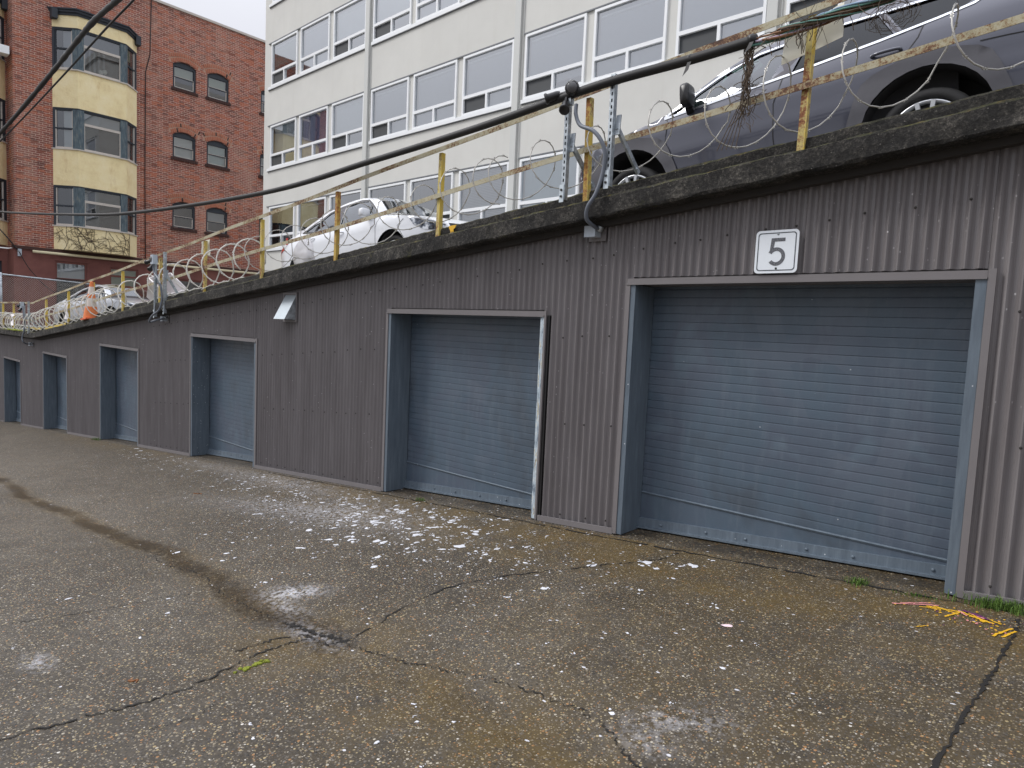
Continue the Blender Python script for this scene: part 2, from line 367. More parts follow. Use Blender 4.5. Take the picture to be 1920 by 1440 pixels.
    plain('brick_arch', srgb(176, 112, 88), .9, var=.3, scale=18, obj=False)
    b = NB('yellow_stucco'); p = b.pos()
    n = b.noise(p, 1.5, 6, .7); st = b.noise(b.map(p, (1, 1, .25)), 3.5, 5, .7)
    col = b.ramp(n, [(.3, srgb(228, 208, 158)), (.5, srgb(242, 226, 178)), (.7, srgb(247, 234, 194))])
    col = b.mix(b.ramp(st, [(.56, 0.0), (.76, .5)]), col, srgb(196, 160, 104))
    M['stucco'] = b.bsdf(col, .9, 0, b.bump(b.noise(p, 14, 5, .7), .6, .03))
    b = NB('weathered_blue_wood'); p = b.pos()
    n = b.noise(b.map(p, (5, 5, .8)), 4, 5, .75)
    M['bluewood'] = b.bsdf(b.ramp(n, [(.35, srgb(62, 74, 82)), (.55, srgb(92, 108, 116)), (.68, srgb(128, 128, 118))]), .8)
    plain('dark_trim', srgb(50, 56, 64), .7, var=.15)
    b = NB('maroon_wall'); p = b.pos(); n = b.noise(p, 1.2, 5, .65)
    col = b.ramp(n, [(.3, srgb(112, 70, 66)), (.7, srgb(134, 88, 80))])
    M['maroon'] = b.bsdf(col, .85, 0, b.bump(b.noise(p, 18, 4), .3, .02))
    plain('cream_pipe', srgb(222, 212, 178), .6)
    plain('mortar', srgb(176, 142, 124), .9, var=.2, scale=10, obj=False)
    plain('coping', srgb(196, 190, 182), .8)

    # cars
    def paint(name, col, metal, rough, coat=.8):
        b = NB(name); p = b.pos(True)
        c = b.mix(b.noise(p, 2.5, 4), tuple(x * .93 for x in col[:3]) + (1,), col)
        dr = b.vor(p, 60); d = b.math('MULTIPLY', b.math('LESS_THAN', dr.outputs['Distance'], .16), b.math('GREATER_THAN', b.sep(dr.outputs['Color'])[0], .8))
        M[name] = b.bsdf(c, rough, metal, b.bump(d, .25, .002), Coat_Weight=coat, Coat_Roughness=.06)
    paint('paint_grey', srgb(76, 78, 90), .3, .28, .9)
    paint('paint_white', srgb(232, 235, 240), 0, .35)
    paint('paint_silver', srgb(196, 200, 206), .5, .32)
    plain('tyre', (.022, .022, .023, 1), .8, bump=.3)
    plain('rim', srgb(205, 208, 212), .3, .6)
    plain('rim_dark', (.03, .03, .032, 1), .5)
    plain('cladding', srgb(82, 82, 88), .65, bump=.1, scale=20)
    plain('chrome', srgb(225, 228, 232), .12, .9)
    plain('car_black', (.012, .012, .013, 1), .35)
    plain('car_inside', (.035, .035, .038, 1), .85)
    plain('seat_grey', srgb(120, 122, 124), .85)
    plain('pillar', (.05, .045, .055, 1), .25)
    b = NB('headlamp_lens'); M['lamp'] = b.bsdf(b.ramp(b.noise(b.pos(True), 9, 2), [(.42, srgb(46, 50, 60)), (.52, srgb(110, 118, 130)), (.6, srgb(230, 234, 240))]), .08, .2, None, Coat_Weight=1.0)
    plain('tail_red', (.45, .02, .02, 1), .2)
    plain('amber', (.7, .32, .2, 1), .2)

    # small things
    plain('orange', srgb(230, 134, 82), .7, var=.12, scale=12); plain('orange_base', srgb(226, 112, 74), .7, var=.15)
    plain('cone_white', srgb(226, 214, 204), .6, var=.1)
    plain('plastic_white', srgb(236, 232, 232), .5, var=.04)
    plain('paper', srgb(222, 220, 206), .8, var=.05)
    plain('red', (.6, .03, .03, 1), .5)
    b = NB('bag_film'); d = b.add('ShaderNodeBsdfPrincipled', {'Base Color': (.85, .84, .86, 1), 'Roughness': .35}).outputs[0]
    t = b.add('ShaderNodeBsdfTransparent').outputs[0]; b.t.links.new(b.add('ShaderNodeMixShader', {0: .72, 1: t, 2: d}).outputs[0], b.out.inputs[0]); M['bag'] = b.m
    plain('sign_white', srgb(228, 234, 240), .4, var=.03, scale=3)
    b = NB('sign_ink'); p = b.pos(); n = b.noise(p, 130, 4, .7)
    M['sign_ink'] = b.bsdf(b.ramp(n, [(.35, srgb(52, 54, 60)), (.55, srgb(104, 106, 112)), (.7, srgb(134, 136, 142))]), .6)
    plain('sign_border', srgb(70, 76, 84), .5)
    plain('paint_yellow', srgb(226, 176, 40), .5)
    plain('paint_pink', srgb(226, 150, 150), .5)
    plain('paint_purple', srgb(96, 44, 92), .6)
    plain('pinkpaper', srgb(232, 208, 214), .8)
    plain('leaf', srgb(120, 78, 44), .8)
    b = NB('grass'); M['grass'] = b.bsdf(b.ramp(b.noise(b.pos(), 30, 2), [(.3, srgb(58, 84, 30)), (.6, srgb(92, 122, 48)), (.8, srgb(128, 146, 72))]), .7)
    plain('moss_green', srgb(120, 128, 40), .95, var=.35, scale=30, bump=.5)
    plain('twig', srgb(88, 76, 64), .9, var=.35, scale=20)
    plain('teal_wire', srgb(88, 132, 122), .6); plain('copper_wire', srgb(128, 92, 62), .6); plain('blue_wire', srgb(120, 146, 170), .6); plain('lilac_wire', srgb(176, 160, 180), .6)
make_materials()

# ---------------------------------------------------------------- ground apron
def build_ground():
    xs = np.unique(np.round(np.concatenate([np.arange(-200, -40, 16), np.arange(-40, -14, .35), np.arange(-14, 1.0, .06), np.arange(1, 14, .5), np.arange(14, 200, 16)]), 3))
    ys = np.unique(np.round(np.concatenate([np.arange(-200, -12, 12), np.arange(-12, -.5, .4), np.arange(-.5, 5.2, .05), np.arange(5.2, 8, .4), np.arange(8, 200, 16)]), 3))
    X, Y = np.meshgrid(xs, ys, indexing='ij'); nx, ny = X.shape
    Z = -1.582 + .0867 * np.clip(X, -45, 14) + .025 * np.clip(Y, -30, 6) - .035 * np.exp(-((Y - 2.1) / .3) ** 2)
    rs = np.random.RandomState(3)
    lump = sum(a * np.sin(X * kx + ph) * np.cos(Y * ky + ph2) for a, kx, ky, ph, ph2 in [(.006, 1.3, 1.7, .3, 1), (.004, 2.9, 2.2, 2, .4), (.003, 5.1, 4.3, 1, 3)])
    Z = Z + lump * (Y < 4.6)
    V = np.stack([X, Y, Z], -1).reshape(-1, 3)
    i = np.arange((nx - 1) * (ny - 1)); a = (i // (ny - 1)) * ny + i % (ny - 1)
    F = np.stack([a, a + ny, a + ny + 1, a + 1], -1)
    me = bpy.data.meshes.new('ground')
    me.vertices.add(len(V)); me.vertices.foreach_set('co', V.ravel())
    me.loops.add(F.size); me.loops.foreach_set('vertex_index', F.ravel().astype(np.int32))
    me.polygons.add(len(F)); me.polygons.foreach_set('loop_start', np.arange(0, F.size, 4, dtype=np.int32))
    me.update(calc_edges=True); me.polygons.foreach_set('use_smooth', np.ones(len(F), bool))
    G = lambda cx, cy, sx, sy, r=0: np.exp(-((((X - cx) * math.cos(r) + (Y - cy) * math.sin(r)) / sx) ** 2 + ((-(X - cx) * math.sin(r) + (Y - cy) * math.cos(r)) / sy) ** 2))
    sm = lambda t: np.clip(t, 0, 1) ** 2 * (3 - 2 * np.clip(t, 0, 1))
    wob = .05 * np.sin(X * .8) + .03 * np.sin(X * 2.1 + 1) + .015 * np.sin(X * 5)
    band = np.exp(-np.abs((Y - 2.08 - wob) / (.12 + .07 * sm((X + 7) / 4))) ** 2.6)
    wet = band * sm((-X - 2.6) / .6) * .95 + band * sm((X + 3.0) / .6) * .45 * sm((-X - .6) / .8)
    wet = np.maximum(wet, .75 * np.exp(-((Y - 4.93) / .18) ** 2))  # also a darker, smoother strip along the floor of the door recesses
    moss = .95 * sm((Y - 3.3) / .9) * sm((X + 9) / 4) * (Y < 4.75) + .55 * sm((Y - 3.9) / .8) * sm((X + 24) / 8) * (Y < 4.75)
    moss = np.maximum(moss, .9 * np.exp(-((Y - 2.0 - wob) / .42) ** 2) * sm((X + 4.2) / 1.0) * sm((-X - .4) / 1.0))
    moss = np.maximum(moss, .7 * band)
    moss = np.maximum(moss, .35 * sm((X + 3.5) / 2) * sm((Y - 1.4)))
    powder = .95 * G(-4.05, 2.33, .20, .09, .5) + .75 * G(-4.18, .86, .13, .05) + .40 * G(-1.2, 2.52, .20, .10, .6) + .34 * G(-1.24, 2.3, .12, .06) + .45 * G(-8.0, 4.4, 1.4, .28) + .32 * G(-6.6, 3.6, 1.2, .3, .2) + .3 * G(-10.5, 4.5, 1.5, .2) + .45 * G(-3.35, 2.03, .3, .09) + .5 * G(-3.9, 2.16, .25, .06) + .3 * G(-12.5, 1.95, 1.2, .08) + .35 * G(-5.6, 3.9, 1.0, .5)
    fleck = 1.0 * G(-5.0, 4.0, 1.5, .75) + .6 * G(-7.6, 4.1, 1.6, .6) + .35 * G(-10.5, 4.1, 2.0, .5) + .45 * G(-3.2, 3.6, .9, .7) + .06 * sm((Y - 1) / 2) + .01
    for n, arr in (('wet', wet), ('moss', moss), ('powder', powder), ('fleck', fleck)):
        at = me.attributes.new(n, 'FLOAT', 'POINT'); at.data.foreach_set('value', np.clip(arr, 0, 1).astype(np.float32).ravel())
    me.materials.append(M['ground'])
    o = bpy.data.objects.new('ground', me); COL.objects.link(o); o['kind'] = 'structure'; ORG[o] = Vector((0, 0, 0))
build_ground()

def build_cracks():
    mb = MB(); rr = random.Random(5)
    def strip(pts, w0, w1, jit=.018, gaps=0.0):
        P = smooth_path([(x, y, 0) for x, y in pts], 26)
        L = [];
        for k, p in enumerate(P):
            t = P[min(k + 1, len(P) - 1)] - P[max(k - 1, 0)]; t.normalize(); n = Vector((-t.y, t.x, 0))
            j = rr.uniform(-jit, jit); wd = rr.uniform(w0, w1) * (.35 + .65 * abs(math.sin(k * .21 + w0 * 400)))
            c = p + n * j
            L.append((c + n * wd, c - n * wd))
        for k in range(len(L) - 1):
            if rr.random() < gaps: continue
            q = [L[k][0], L[k][1], L[k + 1][1], L[k + 1][0]]
            mb.add([(v.x, v.y, zg(v.x, v.y) + .0045 + lumpz(v.x, v.y)) for v in q], [(0, 1, 2, 3)])
    def lumpz(x, y): return sum(a * math.sin(x * kx + ph) * math.cos(y * ky + ph2) for a, kx, ky, ph, ph2 in [(.006, 1.3, 1.7, .3, 1), (.004, 2.9, 2.2, 2, .4), (.003, 5.1, 4.3, 1, 3)]) if y < 4.6 else 0
    strip([(-3.42, -.6), (-3.37, .56), (-3.2, 1.21), (-3.3, 1.75), (-3.28, 2.02)], .003, .010, gaps=.05)
    strip([(-3.42, 1.6), (-3.38, 1.98), (-3.1, 2.1), (-3.19, 3.04), (-2.72, 3.9), (-2.39, 4.34), (-2.3, 4.62)], .003, .011, gaps=.10)
    strip([(-3.55, 2.0), (-3.3, 2.08), (-3.05, 2.1), (-2.59, 2.16), (-2.2, 2.26), (-2.01, 2.30), (-1.55, 2.33), (-1.26, 2.2), (-1.0, 2.1)], .002, .007, gaps=.12)
    strip([(-3.6, 2.03), (-3.35, 2.06), (-3.1, 2.12)], .008, .022)
    strip([(-4.97, .6), (-4.97, .83), (-4.8, 1.3), (-4.69, 1.67), (-4.6, 1.9)], .002, .005, gaps=.15)
    strip([(-.40, 2.0), (-.32, 2.8), (-.26, 3.59), (-.21, 4.27), (-.2, 4.6)], .006, .013, .01)
    strip([(-6.2, 2.08), (-5.6, 2.02), (-5.1, 2.1), (-4.6, 2.02), (-3.97, 2.0), (-3.55, 2.02)], .002, .006, gaps=.3)
    strip([(-9.0, 4.7), (-6.0, 4.69), (-4.5, 4.68), (-2.98, 4.66), (-1.41, 4.68), (-.2, 4.70), (1, 4.7)], .006, .016, .014, gaps=.06)
    strip([(-2.95, 1.0), (-2.9, 1.2), (-2.98, 1.35)], .0015, .003)
    o = mb.build('ground_cracks', 'crack', kind='structure', recalc=False)
build_cracks()

# ---------------------------------------------------------------- garage
DOORS = [(-2.98, -.535, .450), (-6.30, -3.92, .163), (-12.00, -9.60, -.330), (-17.12, -14.66, -.740), (-22.20, -19.83, -1.195), (-27.30, -24.95, -1.630)]
GX0, GX1 = -31.0, 4.5
garage = thing('garage_building', 'long brown grey corrugated metal garage with roller doors under a sloping concrete roof', 'garage', (-13, 5.2, zg(-13, 5)))

def build_corrugated():
    mb = MB(); P = .0722; A = .0170
    xs = list(np.arange(GX0, GX1, P / 8))
    for a, b, z in DOORS: xs += [a - 1e-3, a + 1e-3, b - 1e-3, b + 1e-3]
    for a in (-8.77, -8.40): xs += [a - 1e-3, a + 1e-3]
    xs = sorted(xs)
    def zb(x):
        for a, b, z in DOORS:
            if a <= x <= b: return z + .060
        return zg(x, WY) + .035
    def yy(x): return WY + A - 2 * A * (.5 + .5 * math.cos(2 * math.pi * x / P)) ** 1.7 - .002 * math.floor(x / .85 % 2)
    prev = None
    for x in xs:
        z0, z1 = zb(x), 1.38 + S(x)
        zm = [z0 + (z1 - z0) * k / 3 for k in range(4)]
        cur = [(x, yy(x), z) for z in zm]
        if prev is not None:
            pz, cx = prev
            if abs(pz[0][2] - z0) < .2:
                mb.add(pz + cur, [(i, i + 4, i + 5, i + 1) for i in range(3)], 0, True)
        prev = (cur, x)
    # screw heads
    rr = random.Random(11)
    for row in (.10, .95, 1.75, 2.45):
        x = GX0 + .03
        while x < GX1:
            xc = round(x / P) * P
            z = zg(x, WY) + row + rr.uniform(-.012, .012)
            if z > zb(xc) + .04 and z < 1.2 + S(xc) and x > -14:
                mb.lathe([(.009, 0), (.009, .004), (.005, .008), (0, .008)], (xc, WY - A - .002, z), (0, -1, 0), 6, 1)
            x += P * rr.choice((3, 4, 4))
    mb.build('corrugated_wall', ['corr', 'soffit'], garage, recalc=False)
    # base angle and panel edge trims
    edges = [GX0] + [v for d in sorted(DOORS) for v in (d[0] - .045, d[1] + .045)] + [GX1]
    for a, b in zip(edges[::2], edges[1::2]):
        n = max(1, int((b - a) / 1.2)); tb = MB()
        for k in range(n):
            p, q = a + (b - a) * k / n, a + (b - a) * (k + 1) / n
            tb.bar((p, WY - .022, zg(p, WY) + .028), (q, WY - .022, zg(q, WY) + .028), .05, .022, (0, 0, 1))
        tb.build('base_trim', 'trim', garage)
build_corrugated()

def build_roof_slab():
    mb = MB(); rr = random.Random(2)
    prof = [(5.6, 1.30), (4.575, 1.297), (4.56, 1.312), (4.56, 1.38), (4.56, 1.445), (4.575, 1.46), (4.66, 1.463), (4.74, 1.468), (4.742, 1.53), (4.745, 1.578), (4.76, 1.592), (4.86, 1.595), (4.95, 1.588), (4.96, 1.3)]
    xs = sorted(list(np.arange(GX0, KX, .4)) + list(np.arange(KX, -8, .16)) + list(np.arange(-8, GX1, .055)))
    rings = []; off = [0.0] * len(prof)
    for x in xs:
        ring = []
        for k, (y, z) in enumerate(prof):
            off[k] = off[k] * .5 + rr.uniform(-.0048, .0048)
            jy = off[k] if 1 <= k <= 9 else 0; jz = off[(k + 3) % len(prof)] if k in (1, 2, 4, 5, 8, 9, 10) else 0
            ring.append((x, y + jy, z + S(x) + jz))
        rings.append(ring)
    n = len(prof); vs = [v for r in rings for v in r]
    fs = [(i * n + k, i * n + k + 1, (i + 1) * n + k + 1, (i + 1) * n + k) for i in range(len(rings) - 1) for k in range(n - 1)]
    mb.add(vs, fs, 0, False)
    mb.build('roof_slab', 'curb', garage, recalc=True)
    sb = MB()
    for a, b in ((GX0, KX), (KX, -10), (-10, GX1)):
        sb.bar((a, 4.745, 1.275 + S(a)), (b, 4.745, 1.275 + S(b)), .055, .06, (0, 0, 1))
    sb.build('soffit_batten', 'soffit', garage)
build_roof_slab()

def roller_door(x0, x1, zt, idx):
    yd = WY + .30; zl, zr = zg(x0, yd), zg(x1, yd)
    lvl = max(zl, zr) + .125                       # slats end level, wedge panel below follows the slope
    mb = MB(); h = .0694; z = zt + .12
    prof = []
    while z - h > lvl - 1e-6:
        prof += [(0.006, z), (.006, z - .0025), (0.0, z - .0035), (-.0012, z - .012), (-.0016, z - h * .5), (-.0012, z - h + .008), (-.001, z - h + .001)]
        z -= h
    lvl = z
    prof.append((.004, z))
    n = len(prof); nx = 13
    vs = []
    rr = random.Random(idx)
    dent = [(rr.uniform(x0, x1), rr.uniform(lvl, zt), rr.uniform(.2, .5), rr.uniform(-.006, .008)) for _ in range(7)]
    for i in range(nx):
        x = x0 + (x1 - x0) * i / (nx - 1)
        for y, zz in prof:
            d = sum(a * math.exp(-((x - cx) ** 2 + (zz - cz) ** 2) / s ** 2) for cx, cz, s, a in dent)
            vs.append((x, yd + y + d, zz))
    fs = [(i * n + k, i * n + k + 1, (i + 1) * n + k + 1, (i + 1) * n + k) for i in range(nx - 1) for k in range(n - 1)]
    mb.add(vs, fs, 0, False)
    door = mb.build('roller_door', 'door', garage, recalc=False)
    # wedge panel under the slats, with a bright folded top edge
    wb = MB()
    wb.prism([(x0, lvl + .004), (x0, zl + .03), (x1, zr + .03), (x1, lvl + .004)], 'y', yd - .009, yd + .012)
    wb.obox(((x0 + x1) / 2, yd - .012, lvl - .002), ((x1 - x0) / 2, 0, 0), (0, .006, .004), (0, -.004, .007), 1)
    wb.build('wedge_panel', ['door', 'jamb'], door)
    bb = MB()
    bb.bar((x0, yd - .020, zl + .058), (x1, yd - .020, zr + .058), .085, .022, (0, 0, 1))
    bb.bar((x0, yd - .036, zl + .022), (x1, yd - .036, zr + .022), .016, .05, (0, 0, 1))
    for k in range(6):
        t = (k + .5) / 6 + rr.uniform(-.03, .03); x = x0 + (x1 - x0) * t
        bb.lathe([(.012, 0), (.012, .006), (.006, .011), (0, .011)], (x, yd - .031, zl + (zr - zl) * t + .062), (0, -1, 0), 8)
    bb.build('bottom_bar', 'jamb', door)
    # jambs: steel channels lining the opening
    for s, xx in ((-1, x0), (1, x1)):
        jb = MB(); za = zg(xx, WY) + .012
        a, b = (xx - .006, xx + .040) if s < 0 else (xx - (.040 if idx == 1 else .052), xx + .006)
        m = 0
        jb.box(a, b, WY - .022, yd - .012, za, zt - .004, 1 if (idx == 1 and s > 0) else 0)
        jb.build('jamb', ['jamb', 'peel'], door)
        tb = MB(); a, b = (xx - .046, xx - .008) if s < 0 else (xx + .008, xx + (.048 if idx != 1 else .03))
        tb.box(a, b, WY - .030, WY + .02, za - .004, zt + (.055 if s > 0 else .0), 0)
        tb.build('edge_trim', 'trim', door)
        if idx == 1 and s > 0:
            gb = MB(); gb.box(xx + .032, xx + .062, WY - .012, WY + .03, za, zt + .01); gb.build('gap_shadow', 'car_black', door)
    hb = MB()
    hb.box(x0 - .046, x1 + .006, WY - .020, WY + .024, zt - .002, zt + .048)
    hb.box(x0 - .046, x1 + .006, WY - .036, WY - .020, zt - .006, zt + .008)
    hb.box(x0 + .04, x1 - .05, WY + .026, yd + .05, zt + .002, zt + .09)
    hb.build('header_trim', 'trim', door)
    bk = MB(); bk.box(x0 - .1, x1 + .1, yd + .03, yd + .06, min(zl, zr) - .2, zt + .3); bk.build('light_blocker', 'car_black', door)  # unseen black sheet added behind the door to stop light leaks
    return door
for k, d in enumerate(DOORS): roller_door(*d, k)

# deck of the car park above
def build_deck():
    xs = list(np.arange(-90, -30, 6)) + list(np.arange(-30, 8, .5)) + [8, 20, 60]
    vs = []; ys = [4.955, 6, 9, 12, 60]
    for x in xs:
        for y in ys: vs.append((x, y, zdeck(x)))
    n = len(ys)
    fs = [(i * n + k, i * n + k + 1, (i + 1) * n + k + 1, (i + 1) * n + k) for i in range(len(xs) - 1) for k in range(n - 1)]
    mb = MB(); mb.add(vs, fs)
    # ground left of the garage
    mb.box(-90, GX0, 0.5, 4.955, -6, zdeck(GX0) - .02)
    mb.build('parking_deck', 'deck', kind='structure')
build_deck()

# ---------------------------------------------------------------- apartment building behind the deck
AY = 11.3
def build_apartment():
    bd = thing('apartment_building', 'cream rendered apartment block with long rows of white framed windows', 'building', (-8, 15, zdeck(-8)))
    W1 = [AY * (-1.931 + .515 * k) for k in range(6)]
    rows = [AY * v for v in (.2150, .4575, .7000, .9425)]
    wh, ww = .1345 * AY, .149 * AY
    x0, x1 = -1.976 * AY, W1[-1]; zt = 1.19 * AY
    wb = MB()
    zprev = -2.5
    for r in rows:
        wb.box(x0, x1, AY, AY + .3, zprev, r); zprev = r + wh
    wb.box(x0, x1, AY, AY + .3, zprev, zt)
    for r in rows:
        wb.box(x0, W1[0] - .02, AY, AY + .3, r, r + wh)
        for k in range(5):
            for o in (0, .167, .336):
                a = W1[k] + o * AY + ww
                b = W1[k] + (o + .167) * AY if o < .3 else W1[k + 1] - .0
                wb.box(a, b, AY + .004, AY + .3, r, r + wh)
    wb.box(x0, x0 + .3, AY + .3, AY + 13, -2.5, zt); wb.box(x1 - .3, x1, AY + .3, AY + 13, -2.5, zt)
    wb.box(x0, x1, AY + 12.7, AY + 13, -2.5, zt); wb.box(x0 - .1, x1 + .1, AY - .1, AY + 13.1, zt, zt + .35)
    wb.build('wall', 'white_wall', bd)
    for r in rows:
        for k in range(5):
            ob = MB()
            # sill trim; grey strips below it and above the windows paint shadow lines
            a, b = W1[k] - .05, W1[k] + .336 * AY + ww + .03
            if k == 0: a -= .15
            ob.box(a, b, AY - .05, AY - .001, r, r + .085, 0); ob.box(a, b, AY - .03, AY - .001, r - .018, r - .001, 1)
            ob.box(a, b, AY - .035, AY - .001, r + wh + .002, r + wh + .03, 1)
            ob.build('sill_trim', ['vinyl', 'drip_shadow'], bd)
    for k in range(1, 6):
        pb = MB(); a = W1[k] - .0275 * AY; pb.box(a, a + .0155 * AY, AY - .07, AY - .002, -2.5, zt - .01); pb.box(a + .02 * AY, a + .0212 * AY, AY - .02, AY - .002, -2.5, zt - .01)
        pb.build('pilaster', 'pilaster', bd)
    # one window, then copies
    f = MB(); fw = .055; zb = .085; h = wh; ym = -.02
    def fr(a, b, c, d, y0=-.035, y1=.05): f.box(a, b, AY + y0, AY + y1, c, d)
    fr(0, fw, zb, h - .012); fr(ww - fw, ww, zb, h - .012); fr(fw, ww - fw, h - fw - .012, h - .012); fr(fw, ww - fw, zb, zb + fw)
    sb_ = .046 * AY
    fr(fw, ww - fw, sb_ - .04, sb_ + .035); fr(ww / 2 - .03, ww / 2 + .03, zb + fw, sb_ - .04)
    f.f and None
    fr2 = MB(); fr2.v = [(x, y - AY, z) for x, y, z in f.v]; fr2.f, fr2.m, fr2.s = f.f, f.m, f.s
    win = fr2.build('window', 'vinyl', bd, at=(W1[0], AY, rows[0]))
    def rect(mb, a, b, c, d, y, m=0): mb.add([(a, y, c), (b, y, c), (b, y, d), (a, y, d)], [(0, 1, 2, 3)], m)
    panes = {}
    for sc_ in (0, 1, 2):
        g = MB(); rect(g, fw, ww - fw, sb_ + .035, h - fw - .012, .012)
        rect(g, fw, ww / 2 - .03, zb + fw, sb_ - .04, .016, 1 if sc_ == 1 else 0); rect(g, ww / 2 + .03, ww - fw, zb + fw, sb_ - .04, .016, 1 if sc_ == 2 else 0)
        panes[sc_] = g.build('pane', ['window_glass', 'screen'], win, at=ORG[win], recalc=False)
    rm = MB()   # shallow room behind the glass: back wall, sides, ceiling, floor
    D = 1.6
    rm.add([(0, .3, 0), (ww, .3, 0), (ww, .3, h), (0, .3, h), (-.4, D, -.6), (ww + .4, D, -.6), (ww + .4, D, h + .5), (-.4, D, h + .5)],
           [(4, 5, 6, 7), (0, 4, 7, 3), (1, 2, 6, 5), (3, 7, 6, 2), (0, 1, 5, 4)])
    room = rm.build('room', 'room', win, at=ORG[win], recalc=False)
    def blind(mat, frac, cassette=True, folds=False):
        b_ = MB(); top = h - fw - .02; lo = top - (top - zb - fw) * frac
        if folds:
            n = 40; vs = []
            for i in range(n + 1):
                x = fw + (ww - 2 * fw) * i / n; y = .09 + .03 * math.sin(i * 1.35) + .012 * math.sin(i * 3.1)
                vs += [(x, y, lo), (x, y, top)]
            b_.add(vs, [(2 * i, 2 * i + 2, 2 * i + 3, 2 * i + 1) for i in range(n)], 0, True)
        else:
            b_.box(fw + .02, ww - fw - .02, .10, .104, lo, top)
            b_.box(fw + .02, ww - fw - .02, .085, .12, lo, lo + .03)
            if cassette: b_.box(fw + .05, ww - fw - .05, .07, .15, top - .10, top - .06, 1)
        return b_.build('curtain' if folds else 'blind', [mat, 'blind_pale'], win, at=ORG[win], recalc=False)
    B = {'g': blind('blind_grey', 1.0), 'h': blind('blind_grey', .86), 'p': blind('blind_pale', .70), 'b': blind('blind_blue', 1.0, False), 'l': blind('curtain_lilac', 1.0, False, True), 'v': blind('venetian', .97, False), 's': blind('blind_sage', .55), 'q': blind('blind_pale', .62, False), '-': None}
    lib = [win] + list(panes.values()) + [room] + [b for b in B.values() if b]
    #   rows bottom to top; per column three letters; digits choose the screened pane
    plan = {0: ['-0s1-2', '-1-2v0', 'b0g1g2', 'g0g0g0', 'g0g0g0'], 1: ['q1l0p1', 'g1g0g1', 'h1g0g1', 'g1g0g1', 'g0g0g0'],
            2: ['s1g0p1', 'p1g0g0', 'g0g0g1', 'g0g1g0', 'g0g0g0'], 3: ['g0g0g0'] * 5}
    first = True
    for ri in range(4):
        for k in range(5):
            for j in range(3):
                st, scn = plan[ri][k][2 * j], int(plan[ri][k][2 * j + 1])
                loc = Vector((W1[k] + (0, .167, .336)[j] * AY, AY, rows[ri])) - ORG[bd]
                o = win.copy(); COL.objects.link(o); o.parent = bd; o.location = loc
                for src in (panes[scn], room, B[st]):
                    if src is None: continue
                    c = src.copy(); COL.objects.link(c); c.parent = o; c.location = src.location
    for o in lib: bpy.data.objects.remove(o)
    # a ledge at the foot of the end wall
    lb = MB(); lb.box(x0 - .25, x0 + 1.2, AY - .35, AY - .01, -.9, .16); lb.build('base_ledge', 'stucco', bd)
build_apartment()

# ---------------------------------------------------------------- brick building across the back
BX = -32.0
def face_holes(mb, X, y0, y1, z0, z1, holes, m=0, depth=.14):
    """a wall in the plane x = X facing +x, with rectangular openings and reveals"""
    ys = sorted({y0, y1, *[v for h in holes for v in h[:2]]}); zs = sorted({z0, z1, *[v for h in holes for v in h[2:4]]})
    for a, b in zip(ys, ys[1:]):
        for c, d in zip(zs, zs[1:]):
            my, mz = (a + b) / 2, (c + d) / 2
            if any(h[0] < my < h[1] and h[2] < mz < h[3] for h in holes): continue
            mb.add([(X, a, c), (X, b, c), (X, b, d), (X, a, d)], [(0, 1, 2, 3)], m)
    for a, b, c, d in [h[:4] for h in holes]:
        mb.add([(X, a, c), (X, b, c), (X, b, d), (X, a, d), (X - depth, a, c), (X - depth, b, c), (X - depth, b, d), (X - depth, a, d)],
               [(0, 1, 5, 4), (1, 2, 6, 5), (2, 3, 7, 6), (3, 0, 4, 7)], m)

